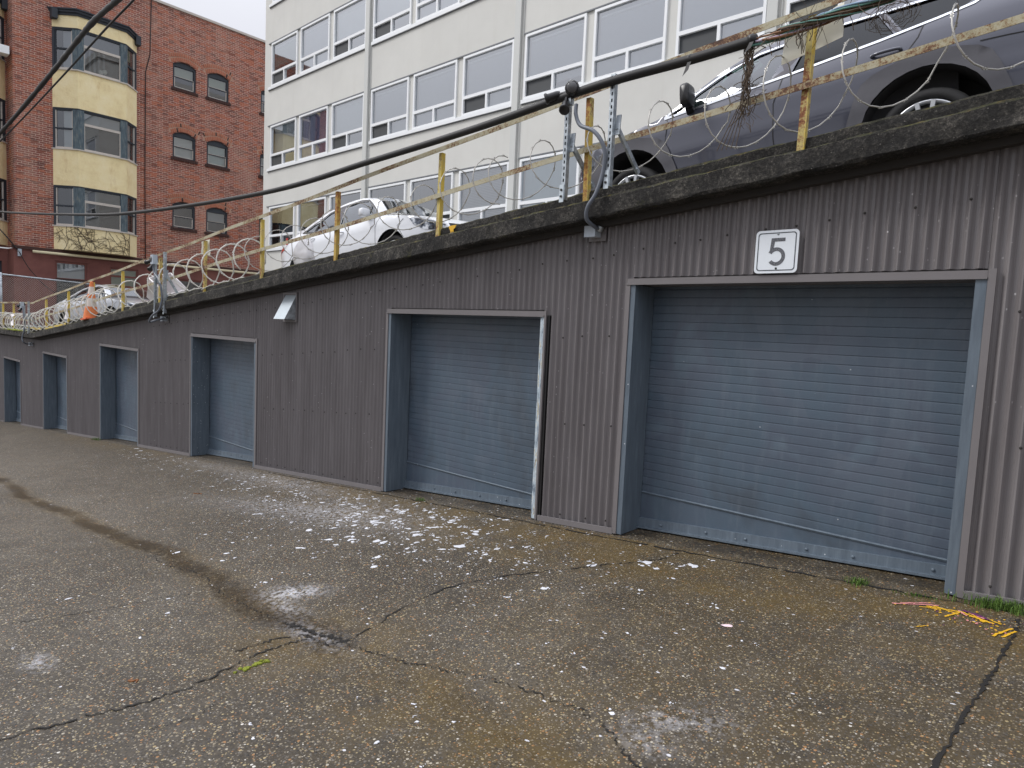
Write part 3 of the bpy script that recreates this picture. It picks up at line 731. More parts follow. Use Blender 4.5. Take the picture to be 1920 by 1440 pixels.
def build_brick():
    bd = thing('brick_building', 'old red brick apartment building with yellow stucco bay windows and maroon ground floor', 'building', (BX - 5, 13, -.8))
    y0, y1, zb, zt = 6.03, 22.0, 2.45, 13.72
    cols = [(11.86, 12.88), (13.38, 14.40), (16.0, 17.02)]; rws = [(10.32, 11.52), (7.25, 8.42), (4.10, 5.29)]
    holes = [(a, b, c, d) for a, b in cols for c, d in rws]
    mb = MB()
    face_holes(mb, BX, y0, y1, zb, zt, holes, 0)
    mb.add([(BX, y0, zb), (BX, y0, zt), (BX - .82, y0 - .06, zt), (BX - .82, y0 - .06, zb)], [(0, 1, 2, 3)], 0)
    mb.add([(BX - .8, y0 - .06, zb), (BX - .8, 2.4, zb), (BX - .8, 2.4, zt), (BX - .8, y0 - .06, zt)], [(0, 1, 2, 3)], 0)
    mb.box(BX - 12, BX - .9, 2.4, y1, zt - .4, zt - .1, 0); mb.box(BX - 12, BX - .3, y1, y1 + .2, -2, zt, 0)
    mb.build('wall', 'brick', bd, recalc=False)
    rr = random.Random(4)
    for a, b, c, d in holes:
        ab = MB(); rise = .17; n = 10; cy = (a + b) / 2; hw = (b - a) / 2
        # spandrel pieces between the square head and the segmental arch
        for s in (-1, 1):
            pts = [(cy + s * hw, d), (cy + s * hw, d - rise)] + [(cy + s * hw * (1 - t / n), d - rise * (1 - t / n) ** 2) for t in range(1, n + 1)]
            ab.prism(pts, 'x', BX - .13, BX + .002, 0)
        for k in range(12):
            t0, t1 = -1 + 2 * k / 12, -1 + 2 * (k + 1) / 12; hq = hw + .17
            ab.prism([(cy + t0 * hq, d + .012 - rise * t0 * t0), (cy + t1 * hq, d + .012 - rise * t1 * t1), (cy + t1 * hq, d + .40 - rise * t1 * t1), (cy + t0 * hq, d + .40 - rise * t0 * t0)], 'x', BX - .01, BX + .003, 3)
        for ring in (0, 1):
            m = 15 + ring * 2
            for k in range(m):
                t = -1 + 2 * (k + .5) / m; yy = cy + t * (hw + .08 + .1 * ring); zz = d + .10 + .20 * ring - rise * t * t * 1.05
                nrm = Vector((0, t * .42, 1)).normalized(); tn = Vector((0, nrm.z, -nrm.y))
                q = .003 + rr.random() * .02
                ab.obox((BX + q / 2, yy, zz), (q / 2 + .01, 0, 0), tn * (hw * .84 / m), nrm * .078, 1 if rr.random() < .94 else 2)
        ab.build('window_arch', ['brick', 'brick_arch', 'brick_dark', 'mortar'], bd); ab = MB()
        for k in range(11):
            yy = a - .08 + (b - a + .16) * (k + .5) / 11; ab.box(BX - .1, BX + .07, yy - .05, yy + .045, c - .13, c - .012 + rr.uniform(-.008, .008), 2)
        ab.build('window_sill', ['brick', 'brick_arch', 'brick_dark'], bd)
    cb = MB(); cb.box(BX - .35, BX + .06, y0 - .1, y1, zt, zt + .10); cb.build('coping', 'coping', bd)
    # ground floor
    gh = [(7.33, 8.46, .30, 2.06), (9.30, 10.43, .95, 2.0), (12.0, 13.3, .2, 1.75), (13.9, 15.2, .2, 1.75), (16.2, 17.4, .2, 1.75)]
    gb = MB(); face_holes(gb, BX + .05, 5.96, y1, -3, zb - .05, gh, 0, .2)
    gb.add([(BX + .05, 5.96, -3), (BX + .05, 5.96, zb - .05), (BX - .75, 5.90, zb - .05), (BX - .75, 5.90, -3)], [(0, 1, 2, 3)], 0)
    face_holes(gb, BX - .7, 2.4, 5.9, -3, zb - .05, [(5.15, 5.72, -.7, 1.9)], 0, .2)
    gb.build('ground_floor_wall', 'maroon', bd, recalc=False)
    bm_ = MB(); bm_.box(BX - .02, BX + .13, 5.9, y1, zb - .05, zb + .06); bm_.build('floor_beam', 'brick_dark', bd)
    pp = MB(); pp.tube([(BX + .20, 6.55, 2.33), (BX + .20, 11, 2.335), (BX + .20, 15.9, 2.34)], .055, 8); pp.build('cream_pipe', 'cream_pipe', bd)
    dk = MB()
    for a, b, c, d in gh:
        f = MB(); X = BX - .06
        f.box(X, X + .06, a, a + .07, c, d); f.box(X, X + .06, b - .07, b, c, d); f.box(X, X + .06, a + .07, b - .07, d - .08, d); f.box(X, X + .06, a + .07, b - .07, c, c + .06)
        f.box(X + .005, X + .055, a + .07, b - .07, (c + d) / 2 + .12, (c + d) / 2 + .2)
        fo = f.build('window', 'maroon', bd)
        g = MB(); g.add([(X + .02, a, c), (X + .02, b, c), (X + .02, b, d), (X + .02, a, d)], [(0, 1, 2, 3)]); g.box(X - .6, X - .5, a - .3, b + .3, c - .3, d + .3, 1)
        if a == 9.30: g.box(X - .06, X - .05, a, b, c, d, 2)
        if a == 7.33: g.box(X - .25, X - .24, a, b, c + 1.05, d, 3)
        g.build('pane', ['old_glass', 'room', 'shade_green', 'blind_grey'], fo, recalc=False)
        if a == 7.33:
            gr = MB()
            for k in range(15): gr.box(X + .10, X + .115, a + .04 + k * .075, a + .055 + k * .075, c, c + 1.05)
            for z in (c + .05, c + .5, c + 1.02): gr.box(X + .095, X + .12, a, b, z, z + .03)
            gr.build('window_grille', 'car_black', fo)
    db = MB(); db.box(BX - .85, BX - .8, 5.15, 5.72, -.7, 1.9); db.build('door', 'dark_trim', bd)
    # upper sash windows
    def sash(a, b, c, d, blind, frac):
        f = MB(); X = BX - .13; fw = .085
        f.box(X, X + .07, a, a + fw, c, d - .02, 0); f.box(X, X + .07, b - fw, b, c, d - .02, 0); f.box(X, X + .07, a + fw, b - fw, d - .24, d - .02, 0); f.box(X, X + .07, a + fw, b - fw, c, c + .05, 0)
        mid = c + (d - .22 - c) * .52
        f.box(X + .012, X + .05, a + fw, b - fw, mid - .03, mid + .03, 0); f.box(X + .05, X + .056, a + fw, b - fw, mid + .012, mid + .03, 1)
        f.box(X + .02, X + .056, a + fw, a + fw + .03, c + .05, mid - .03, 1); f.box(X + .02, X + .056, b - fw - .03, b - fw, c + .05, mid - .03, 1); f.box(X + .02, X + .056, a + fw, b - fw, c + .05, c + .08, 1)
        fo = f.build('window', ['dark_trim', 'coping'], bd)
        g = MB(); g.add([(X + .015, a + fw, mid), (X + .015, b - fw, mid), (X + .015, b - fw, d - .24), (X + .015, a + fw, d - .24)], [(0, 1, 2, 3)])
        g.add([(X + .03, a + fw, c), (X + .03, b - fw, c), (X + .03, b - fw, mid), (X + .03, a + fw, mid)], [(0, 1, 2, 3)])
        g.box(X - 1.0, X - .9, a - .5, b + .5, c - .5, d + .5, 1)
        g.build('pane', ['old_glass', 'room'], fo, recalc=False)
        if frac:
            bl = MB(); t = d - .24; bl.box(X - .08, X - .075, a + fw, b - fw, t - (t - c) * frac, t); bl.build('blind', blind, fo)
    sets = {(0, 0): ('shade_green', .46), (1, 0): ('shade_green', .45), (0, 1): ('blind_pale', .97), (1, 1): ('blind_blue', .99), (0, 2): ('blind_sage', .0), (1, 2): ('blind_grey', .45), (2, 0): ('blind_grey', .3), (2, 1): ('blind_grey', .9), (2, 2): ('blind_grey', .4)}
    for i, (a, b) in enumerate(cols):
        for j, (c, d) in enumerate(rws): sash(a, b, c, d, *sets[(i, j)])
    # bay window: stucco bands, cornice, three storeys of windows on three facets
    P = [(BX, 7.28), (BX + .67, 8.01), (BX + .67, 9.77), (BX, 10.40)]
    def ring(mb, z0, z1, off, m):
        Q = [(BX - .02, P[0][1] - off), (P[1][0] + off, P[1][1] - off * .4), (P[2][0] + off, P[2][1] + off * .4), (BX - .02, P[3][1] + off)]
        mb.prism(Q, 'z', z0, z1, m)
    bands = [(2.53, 3.45), (5.10, 6.52), (8.17, 9.63), (11.28, 11.74)]
    bay = bpy.data.objects.new('bay_window', None); COL.objects.link(bay); bay.parent = bd; ORG[bay] = Vector((BX, 8.9, 2.5)); bay.location = ORG[bay] - ORG[bd]; bay.empty_display_size = .2
    for a, b in bands:
        sb = MB(); ring(sb, a, b, .0, 0); sb.build('stucco_panel', 'stucco', bay)
    tb = MB(); ring(tb, 11.745, 11.84, .05, 0); ring(tb, 11.84, 11.93, .11, 0); ring(tb, 11.93, 11.98, .16, 0)
    for y in (7.30, 10.32): tb.box(BX, BX + .30, y - .06, y + .14, 11.55, 11.92, 0)
    tb.build('cornice', 'dark_trim', bay)
    for a, b in bands[:3]:
        lb = MB(); ring(lb, b, b + .045, .05, 0); lb.build('sill', 'coping', bay)
    for a, b in bands[1:]:
        db_ = MB(); ring(db_, a - .05, a, -.01, 0); db_.build('head_trim', 'dark_trim', bay)
    wins = [(3.50, 5.05), (6.57, 8.12), (9.68, 11.23)]
    for lv, (za, zb_) in enumerate(wins):
        for fi in range(3):
            p, q = Vector((*P[fi], 0)), Vector((*P[fi + 1], 0)); d = (q - p); L = d.length; d.normalize(); n = Vector((d.y, -d.x, 0))
            if n.x < 0: n = -n
            def fb(mb, s0, s1, z0, z1, o0, o1, m):
                c = p + d * (s0 + s1) / 2 + n * (o0 + o1) / 2 + Vector((0, 0, (z0 + z1) / 2))
                mb.obox(c, d * (s1 - s0) / 2, n * (o1 - o0) / 2, (0, 0, (z1 - z0) / 2), m)
            f = MB()
            ja = .10 if fi == 0 else .22; jb = .22 if fi < 2 else .16
            if fi == 2: ja = .12
            fb(f, .0, ja, za, zb_, -.12, -.015, 0 if fi == 1 else (0 if fi == 2 else 1)); fb(f, L - jb, L, za, zb_, -.12, -.02, 0 if fi < 2 else 1)
            fb(f, ja, L - jb, zb_ - .05, zb_, -.12, -.03, 1); fb(f, ja, L - jb, za, za + .04, -.12, -.03, 2)
            if fi == 1:
                zm = zb_ - .52 if lv < 2 else zb_ - .56
                fb(f, ja, L - jb, zm - .05, zm + .05, -.10, -.03, 2); fb(f, ja, ja + .03, za + .04, zm - .05, -.09, -.035, 2); fb(f, L - jb - .03, L - jb, za + .04, zm - .05, -.09, -.035, 2); fb(f, ja, L - jb, za + .04, za + .07, -.09, -.034, 2)
            else:
                zm = (za + zb_) / 2 + .02
                fb(f, ja, L - jb, zm - .03, zm + .03, -.10, -.035, 1); fb(f, ja, ja + .04, za, zb_, -.11, -.04, 1 if lv == 2 else 2); fb(f, L - jb - .04, L - jb, za, zb_, -.11, -.04, 2)
                fb(f, ja, L - jb, za + .04, za + .07, -.1, -.036, 2)
            fo = f.build('window', ['bluewood', 'dark_trim', 'coping'], bay)
            g = MB()
            def quad(z0, z1, o, m, s0=ja, s1=L - jb):
                a, b = p + d * s0 + n * o, p + d * s1 + n * o
                g.add([(a.x, a.y, z0), (b.x, b.y, z0), (b.x, b.y, z1), (a.x, a.y, z1)], [(0, 1, 2, 3)], m)
            quad(za, zb_, -.075, 0)
            if fi == 0: quad(za + .02, zb_, -.16, 3 if lv == 1 else (2 if lv == 2 else 1), ja, L - jb)
            if fi == 2 and lv == 1: quad(za, zb_, -.14, 3)
            if fi == 2 and lv == 2: quad(zb_ - .5, zb_, -.14, 4)
            if fi == 1:
                quad(zm, zb_, -.14, 2 if lv == 1 else 5)
                if lv == 2:
                    for k in range(5): quad(za, zb_ - .2, -.2 - .01 * k, 5, ja + .05 + .17 * k, ja + .13 + .17 * k)
            g.build('pane', ['old_glass', 'room', 'blind_grey', 'blind_pale', 'shade_green', 'drip_shadow'], bay, recalc=False)
    rb = MB(); rb.prism([(BX - .6, 7.35), (BX + .05, 7.45), (BX + .30, 8.1), (BX + .30, 9.7), (BX + .05, 10.3), (BX - .6, 10.35)], 'z', 2.6, 11.2); rb.build('room', 'room', bay)
    # things on the sills
    k = MB()
    k.lathe([(0, -.11), (.08, -.08), (.11, 0), (.08, .08), (0, .11)], (BX + .46, 8.86, 9.88), (1, 0, .2), 12, 0); k.lathe([(0, -.1), (.08, -.07), (.1, 0), (.07, .08), (0, .1)], (BX + .45, 9.02, 9.95), (1, .2, .1), 12, 0)
    k.build('globe_lamp', 'lamp_white', bay)
    # second bay, set back at the left
    b2 = copy_tree(bay, bd, bay.location + Vector((-.80, -4.45, 0)))
    ac = MB(); ac.box(BX - .38, BX + .05, 5.48, 5.92, 9.72, 10.02); ac.build('air_conditioner', 'vinyl', bd)
    # cable stapled down the wall
    c = MB(); c.tube([(BX + .03, 10.95, 13.7), (BX + .03, 10.90, 11.4), (BX + .03, 10.72, 10.6), (BX + .03, 10.70, 6), (BX + .03, 10.72, 2.5)], .018, 5); c.build('wall_cable', 'black_cable', bd)
    return bd
build_brick()

def build_vines():
    rr = random.Random(9); mb = MB()
    def pt(s, z):
        s = min(max(s, 0), 2.98)
        segs = [((BX, 7.28), (BX + .67, 8.01)), ((BX + .67, 8.01), (BX + .67, 9.77)), ((BX + .67, 9.77), (BX, 10.40))]
        for (a, b) in segs:
            L = math.dist(a, b)
            if s <= L + 1e-6:
                t = s / L; n = Vector((b[1] - a[1], a[0] - b[0], 0)).normalized()
                return Vector((a[0] + (b[0] - a[0]) * t, a[1] + (b[1] - a[1]) * t, z)) + n * .015
            s -= L
        return Vector((BX + .05, 10.4, z))
    def grow(s, z, ang, n, r):
        path = []
        for k in range(n):
            path.append(pt(s, z)); ang += rr.uniform(-.35, .35); s += .055 * math.cos(ang); z += .055 * math.sin(ang)
            if z < 2.45 or z > 3.5 or s < 0 or s > 3.3: break
            if r > .004 and rr.random() < .2 and n > 6: grow(s, z, ang + rr.choice((-.8, .8)), n // 2, r * .75)
        if len(path) > 2: mb.tube(path, r, 4, cap=False)
    for k in range(12): grow(rr.uniform(0, 3.1), 2.5, rr.uniform(.7, 2.4), 22, .0085)
    for k in range(6): grow(rr.uniform(0, 3.1), 3.35, rr.uniform(-2.6, -.6), 12, .007)
    tag(mb.build('dead_vine', 'twig', recalc=False), 'leafless creeper branching over the lowest yellow stucco panel of the brick building', 'vine')
build_vines()

def build_fence():
    X = -29.5; y0, y1, z0, z1 = 4.95, 8.6, -.7, 1.24
    f = thing('chain_link_fence', 'low chain link fence with pipe top rail in front of the maroon ground floor', 'fence', (X, 6.8, z0))
    zt = lambda y: 1.24 - .045 * (y - 5.1)
    r = MB(); r.tube([(X, y0, zt(y0)), (X, y1, zt(y1))], .03, 8); r.build('top_rail', 'galv', f)
    for y in (5.12, 8.55):
        p = MB(); p.tube([(X, y, z0), (X, y, zt(y) + .06)], .038, 8); p.build('post', 'galv', f)
    m = MB(); s = .075
    for sg in (-1, 1):
        t = y0 - 2.2 if sg > 0 else y0
        while t < (y1 if sg > 0 else y1 + 2.2):
            a = []; n = 26
            for k in range(n + 1):
                z = z0 + (1.93) * k / n; y = t + sg * (z - z0)
                if y0 <= y <= y1 and z < zt(y): a.append((X + .006 * sg, y, z))
            if len(a) > 1: m.tube([a[0], a[-1]], .0028, 4, cap=False)
            t += s
    m.build('wire_mesh', 'wire_dull', f, recalc=False)
build_fence()

# ---------------------------------------------------------------- cars
def pip(x, y, poly):
    c = False; n = len(poly); j = n - 1
    for i in range(n):
        xi, yi = poly[i]; xj, yj = poly[j]
        if (yi > y) != (yj > y) and x < (xj - xi) * (y - yi) / (yj - yi) + xi: c = not c
        j = i
    return c
def cdt(poly, holes=(), step=.06):
    """triangulate a 2-D polygon with holes, with inner grid points so that it can be bent"""
    vs = []; es = []
    def loop(pl):
        out = []
        n = len(pl)
        for i in range(n):
            a, b = Vector(pl[i]), Vector(pl[(i + 1) % n]); k = max(1, int((b - a).length / (step * 1.3)))
            for t in range(k): out.append(a + (b - a) * t / k)
        o = len(vs); vs.extend(out)
        es.extend([(o + i, o + (i + 1) % len(out)) for i in range(len(out))])
    loop(poly)
    for h in holes: loop(h)
    xs = [p[0] for p in poly]; zs = [p[1] for p in poly]
    edge = list(vs)
    x = min(xs) + step / 2
    while x < max(xs):
        z = min(zs) + step / 2
        while z < max(zs):
            if pip(x, z, poly) and not any(pip(x, z, h) for h in holes):
                if all((e.x - x) ** 2 + (e.y - z) ** 2 > (step * .45) ** 2 for e in edge): vs.append(Vector((x, z)))
            z += step
        x += step
    V, E_, F, *_ = geometry.delaunay_2d_cdt(vs, es, [], 0, 1e-5)
    F2 = []
    for f in F:
        c = sum((V[i] for i in f), Vector((0, 0))) / len(f)
        if pip(c.x, c.y, poly) and not any(pip(c.x, c.y, h) for h in holes): F2.append(tuple(f))
    return V, F2
def arc(cx, cz, r, a0, a1, n=18): return [(cx + r * math.cos(math.radians(a0 + (a1 - a0) * k / n)), cz + r * math.sin(math.radians(a0 + (a1 - a0) * k / n))) for k in range(n + 1)]
def interp(tab, t):
    if t <= tab[0][0]: return tab[0][1]
    for (a, b), (c, d) in zip(tab, tab[1:]):
        if t <= c:
            u = (t - a) / (c - a); return b + (d - b) * u
    return tab[-1][1]

def make_car(sp, root):
    xf, xr = sp['xf'], sp['xr']
    def W(x, z):
        w = interp(sp['wz'], z)
        t = max(0, (x - (xf - sp['fr'])) / sp['fr']); u = max(0, ((xr + sp['rr']) - x) / sp['rr'])
        w *= (1 - sp['ft'] * min(t, 1) ** 2.4) * (1 - sp['rt'] * min(u, 1) ** 2.4)
        for (zc, am, wd) in sp['crease']: w += am * math.exp(-((z - zc - .03 * (x - xr) / (xf - xr)) / wd) ** 2)
        return w
    def lift(mb, poly, holes=(), off=0.0, m=0, step=.07, smooth=True, sides=(-1, 1)):
        V, F = cdt(poly, holes, step)
        for s in sides:
            mb.add([(v.x, s * (W(v.x, v.y) + off), v.y) for v in V], [f if s < 0 else f[::-1] for f in F], m, smooth)
    def ribbon(mb, pts, wd, off, m=0, sides=(-1, 1)):
        P = [(a[0] + (b[0] - a[0]) * t / 6, a[1] + (b[1] - a[1]) * t / 6) for a, b in zip(pts, pts[1:]) for t in range(6)] + [pts[-1]]
        for s in sides:
            vs = []
            for k, (x, z) in enumerate(P):
                a, b = P[max(k - 1, 0)], P[min(k + 1, len(P) - 1)]; tx, tz = b[0] - a[0], b[1] - a[1]; L = math.hypot(tx, tz) or 1
                nx, nz = -tz / L * wd / 2, tx / L * wd / 2
                for sg in (-1, 1): X, Z = x + sg * nx, z + sg * nz; vs.append((X, s * (W(X, Z) + off), Z))
            mb.add(vs, [(2 * k, 2 * k + 1, 2 * k + 3, 2 * k + 2) for k in range(len(P) - 1)], m)
    # outline: over the top from front to rear, then back along the sill with wheel arches
    top = sp['top']; bot = []
    xw_r, xw_f, zc, ra = sp['wr'], sp['wf'], sp['zc'], sp['ra']; zs = sp['sill']
    a0 = math.degrees(math.asin(max(-1, (zs - zc) / ra)))
    bot = [(xr + .03, zs + .1)] + arc(xw_r, zc, ra, 180 - a0, a0) + arc(xw_f, zc, ra, 180 - a0, a0) + [(xf - .03, zs + .1)]
    outline = top + bot
    dlo = sp['windows']
    body = MB()
    lift(body, outline, dlo + sp.get('lamps', []), 0, 0)
    # upper skin: bumper, bonnet, windscreen, roof, rear glass, boot, rear bumper
    ny = 12; lay = []
    for k, (x, z) in enumerate(top):
        bx, bz = sp['bulge'][k]; w = W(x, z)
        lay.append([(x + bx * (1 - (t * t)), t * w, z + bz * (1 - abs(t) ** 2.2)) for t in [-1 + 2 * j / ny for j in range(ny + 1)]])
    gl = MB(); bl = MB()
    for k in range(len(top) - 1):
        m = sp['skin'][k]; tgt = gl if m == 'g' else (bl if m == 'k' else body)
        mat = 0
        n = ny + 1
        if m == 'g':
            # narrow painted pillars each side of the glass
            for j in range(ny):
                q = [lay[k][j], lay[k][j + 1], lay[k + 1][j + 1], lay[k + 1][j]]
                (body if j in (0, ny - 1) else gl).add(q, [(0, 1, 2, 3)], 0, True)
        else:
            tgt.add(lay[k] + lay[k + 1], [(j, j + 1, n + j + 1, n + j) for j in range(ny)], mat, True)
    bo = body.build('body', sp['paint'], root, recalc=False, angle=50)
    bm = bmesh.new(); bm.from_mesh(bo.data); bmesh.ops.remove_doubles(bm, verts=bm.verts, dist=.0015); bmesh.ops.recalc_face_normals(bm, faces=bm.faces); bm.to_mesh(bo.data); bm.free()
    gl.build('windscreen', sp['glass'], root, recalc=False)
    if bl.f: bl.build('grille', 'car_black', root, recalc=False)
    for k, wpoly in enumerate(dlo):
        for sd_ in (-1, 1):
            g = MB(); lift(g, wpoly, (), -.012, 0, .12, True, (sd_,)); g.build('side_window', sp['wglass'][k], root, recalc=False)
    if sp.get('lamps'):
        for sd_ in (-1, 1):
            l = MB()
            for pl in sp['lamps']: lift(l, pl, (), .004, 0, .05, True, (sd_,))
            l.build('headlight', 'lamp', root, recalc=False)
    for sd_ in (-1, 1):
        tr = MB()
        for pts in sp['seams']: ribbon(tr, pts, .008, .0025, 0, (sd_,))
        tr.build('panel_gap', 'car_black', root, recalc=False)
        tr = MB()
        for pts in sp.get('black', []): lift(tr, pts, (), .003, 0, .1, True, (sd_,))
        tr.build('door_pillar', 'pillar', root, recalc=False)
        for pts in sp.get('frames', []):
            tr = MB(); ribbon(tr, pts, .026, .004, 0, (sd_,)); tr.build('window_seal', 'car_black', root, recalc=False)
        for pts in sp['chrome']:
            tr = MB(); ribbon(tr, pts, .022, .006, 0, (sd_,)); tr.build('window_trim', 'chrome', root, recalc=False)
    if sp.get('clad'):
        for wx, ro, sd_ in ((xw_r, sp['rc'], -1), (xw_f, sp['rc'], -1), (xw_r, sp['rc'], 1), (xw_f, sp['rc'], 1)):
            c = MB(); a1 = math.degrees(math.asin((zs - zc) / ro))
            shape = []
            for k in range(25):
                a = a1 + (180 - 2 * a1) * k / 24; rr_ = ro + .05 * math.exp(-((abs(a - 90) - 42) / 14) ** 2)
                shape.append((wx + rr_ * math.cos(math.radians(a)), zc + rr_ * math.sin(math.radians(a))))
            lift(c, shape + arc(wx, zc, ra - .012, 180 - a0, a0), (), .014, 0, .05, True, (sd_,))
            c.build('wheel_arch_cladding', 'cladding', root, recalc=False)
            if wx == xw_f:
                c = MB(); lift(c, [(xw_f - ra, zs + .16), (xw_f - ra, zs), (xw_r + ra, zs), (xw_r + ra, zs + .16)], (), .012, 0, .07, True, (sd_,)); c.build('sill_cladding', 'cladding', root, recalc=False)
    # wheels and wells
    r = sp['r']
    for wx in (xw_r, xw_f):
        for s in (-1, 1):
            wl = MB(); yw = s * (W(wx, zc) - .015)
            A = arc(wx, zc, ra - .004, -20, 200, 20)
            vs = [(x, yw, z) for x, z in A] + [(x, yw - s * .34, z) for x, z in A]
            n = len(A); wl.add(vs, [(k, k + 1, n + k + 1, n + k) for k in range(n - 1)])
            wl.box(wx - ra, wx + ra, min(yw - s * .34, yw - s * .36), max(yw - s * .34, yw - s * .36), .15, zc + ra)
            wl.build('wheel_well', 'car_inside', root, recalc=False)
        for s in (-1, 1):
            yo = s * (W(wx, zc) - .035); ax = (0, s, 0)
            t = MB(); t.lathe([(r * .76, -.20), (r * .93, -.205), (r, -.17), (r + .003, -.10), (r, -.035), (r * .95, -.006), (r * .87, .004), (r * .775, -.006), (r * .765, -.05)], (wx, yo, r), ax, 40)
            wh = t.build('wheel', 'tyre', root)
            d = MB(); d.lathe([(r * .765, -.05), (r * .74, -.010), (r * .70, -.010), (r * .685, -.055)], (wx, yo, r), ax, 40, 0)
            d.lathe([(r * .70, -.075), (0, -.075)], (wx, yo, r), ax, 40, 1)
            for k in range(5):
                a = 2 * math.pi * k / 5 + .33; dr = Vector((math.cos(a), 0, math.sin(a))); tn = Vector((-math.sin(a), 0, math.cos(a)))
                for sg in (-1, 1):
                    c0 = Vector((wx, yo - s * .03, r)); p0 = c0 + dr * r * .10 + tn * sg * r * .05; p1 = c0 + dr * r * .71 + tn * sg * r * .16 + Vector((0, s * .012, 0))
                    d.bar(p0, p1, .05, .03, (0, 1, 0), 0)
            d.lathe([(r * .17, -.03), (r * .15, -.012), (0, -.01)], (wx, yo, r), ax, 20, 0)
            d.build('rim', ['rim', 'rim_dark'], wh)
    # mirrors, handles
    mx_, mz_ = sp['mirror']
    for s in (-1, 1):
        mb = MB(); wy = s * (W(mx_, mz_) + .13)
        pts = []
        for i in range(9):
            a = -math.pi / 2 + math.pi * i / 8
            pts.append((math.cos(a), math.sin(a)))
        vs = []; nseg = 14
        h, l, dp = sp['msize']
        for c_, s_ in pts:
            for k in range(nseg):
                b_ = 2 * math.pi * k / nseg
                ex = lambda v: math.copysign(abs(v) ** .45, v)
                vs.append((mx_ + dp * ex(c_) * ex(math.cos(b_)) - .25 * dp * s_, wy + l * ex(s_) , mz_ + h * ex(c_) * ex(math.sin(b_))))
        fs = [(i * nseg + k, i * nseg + (k + 1) % nseg, (i + 1) * nseg + (k + 1) % nseg, (i + 1) * nseg + k) for i in range(8) for k in range(nseg)]
        mb.add(vs, fs, 0, True)
        mb.bar((mx_ + .03, s * (W(mx_, mz_ - .08) - .03), mz_ - h - .01), (mx_, wy - s * .03, mz_ - h + .02), .05, .07, (0, 0, 1), 1)
        mb.build('wing_mirror', [sp['mpaint'], 'car_black'], root)
        for hx, hz in sp['handles']:
            hb = MB(); L = .105
            pth = [(hx - L, s * (W(hx - L, hz) - .005), hz - .012), (hx - L * .8, s * (W(hx, hz) + .030), hz), (hx + L * .6, s * (W(hx, hz) + .034), hz + .005), (hx + L, s * (W(hx + L, hz) - .005), hz + .008)]
            hb.tube(smooth_path(pth, 5), .0135, 8); hb.build('door_handle', sp['hpaint'], root)
    if sp.get('tail'):
        for sd_ in (-1, 1):
            t = MB()
            for pl in sp['tail']: lift(t, pl, (), .006, 0, .05, True, (sd_,))
            t.build('tail_light', 'tail_red', root, recalc=False)
    # interior
    it = MB(); x0, x1 = sp['cabin']; zb = sp['belt']
    it.box(x0, x1, -.62, .62, .25, .33)
    for s in (-1, 1): it.box(x0, x1 + .2, min(s * .66, s * .70), max(s * .66, s * .70), .3, zb - .06)
    it.obox((x1 + .12, 0, zb - .10), (.22, 0, -.02), (0, .66, 0), (.02, 0, .12))
    it.box(x0 - .5, x0 + .1, -.62, .62, zb - .12, zb - .08)
    it.build('interior', 'car_inside', root)
    st = MB()
    for s in (-.36, .36):
        for xs_ in sp['seats']:
            st.obox((xs_, s, .52), (.25, 0, .03), (0, .24, 0), (0, 0, .09)); st.obox((xs_ - .30, s, .82), (.06, 0, .015), (0, .23, 0), (-.10, 0, .32)); st.obox((xs_ - .40, s, zb + .21), (.045, 0, .01), (0, .13, 0), (-.015, 0, .09))
    st.build('seat', 'seat_grey', root)

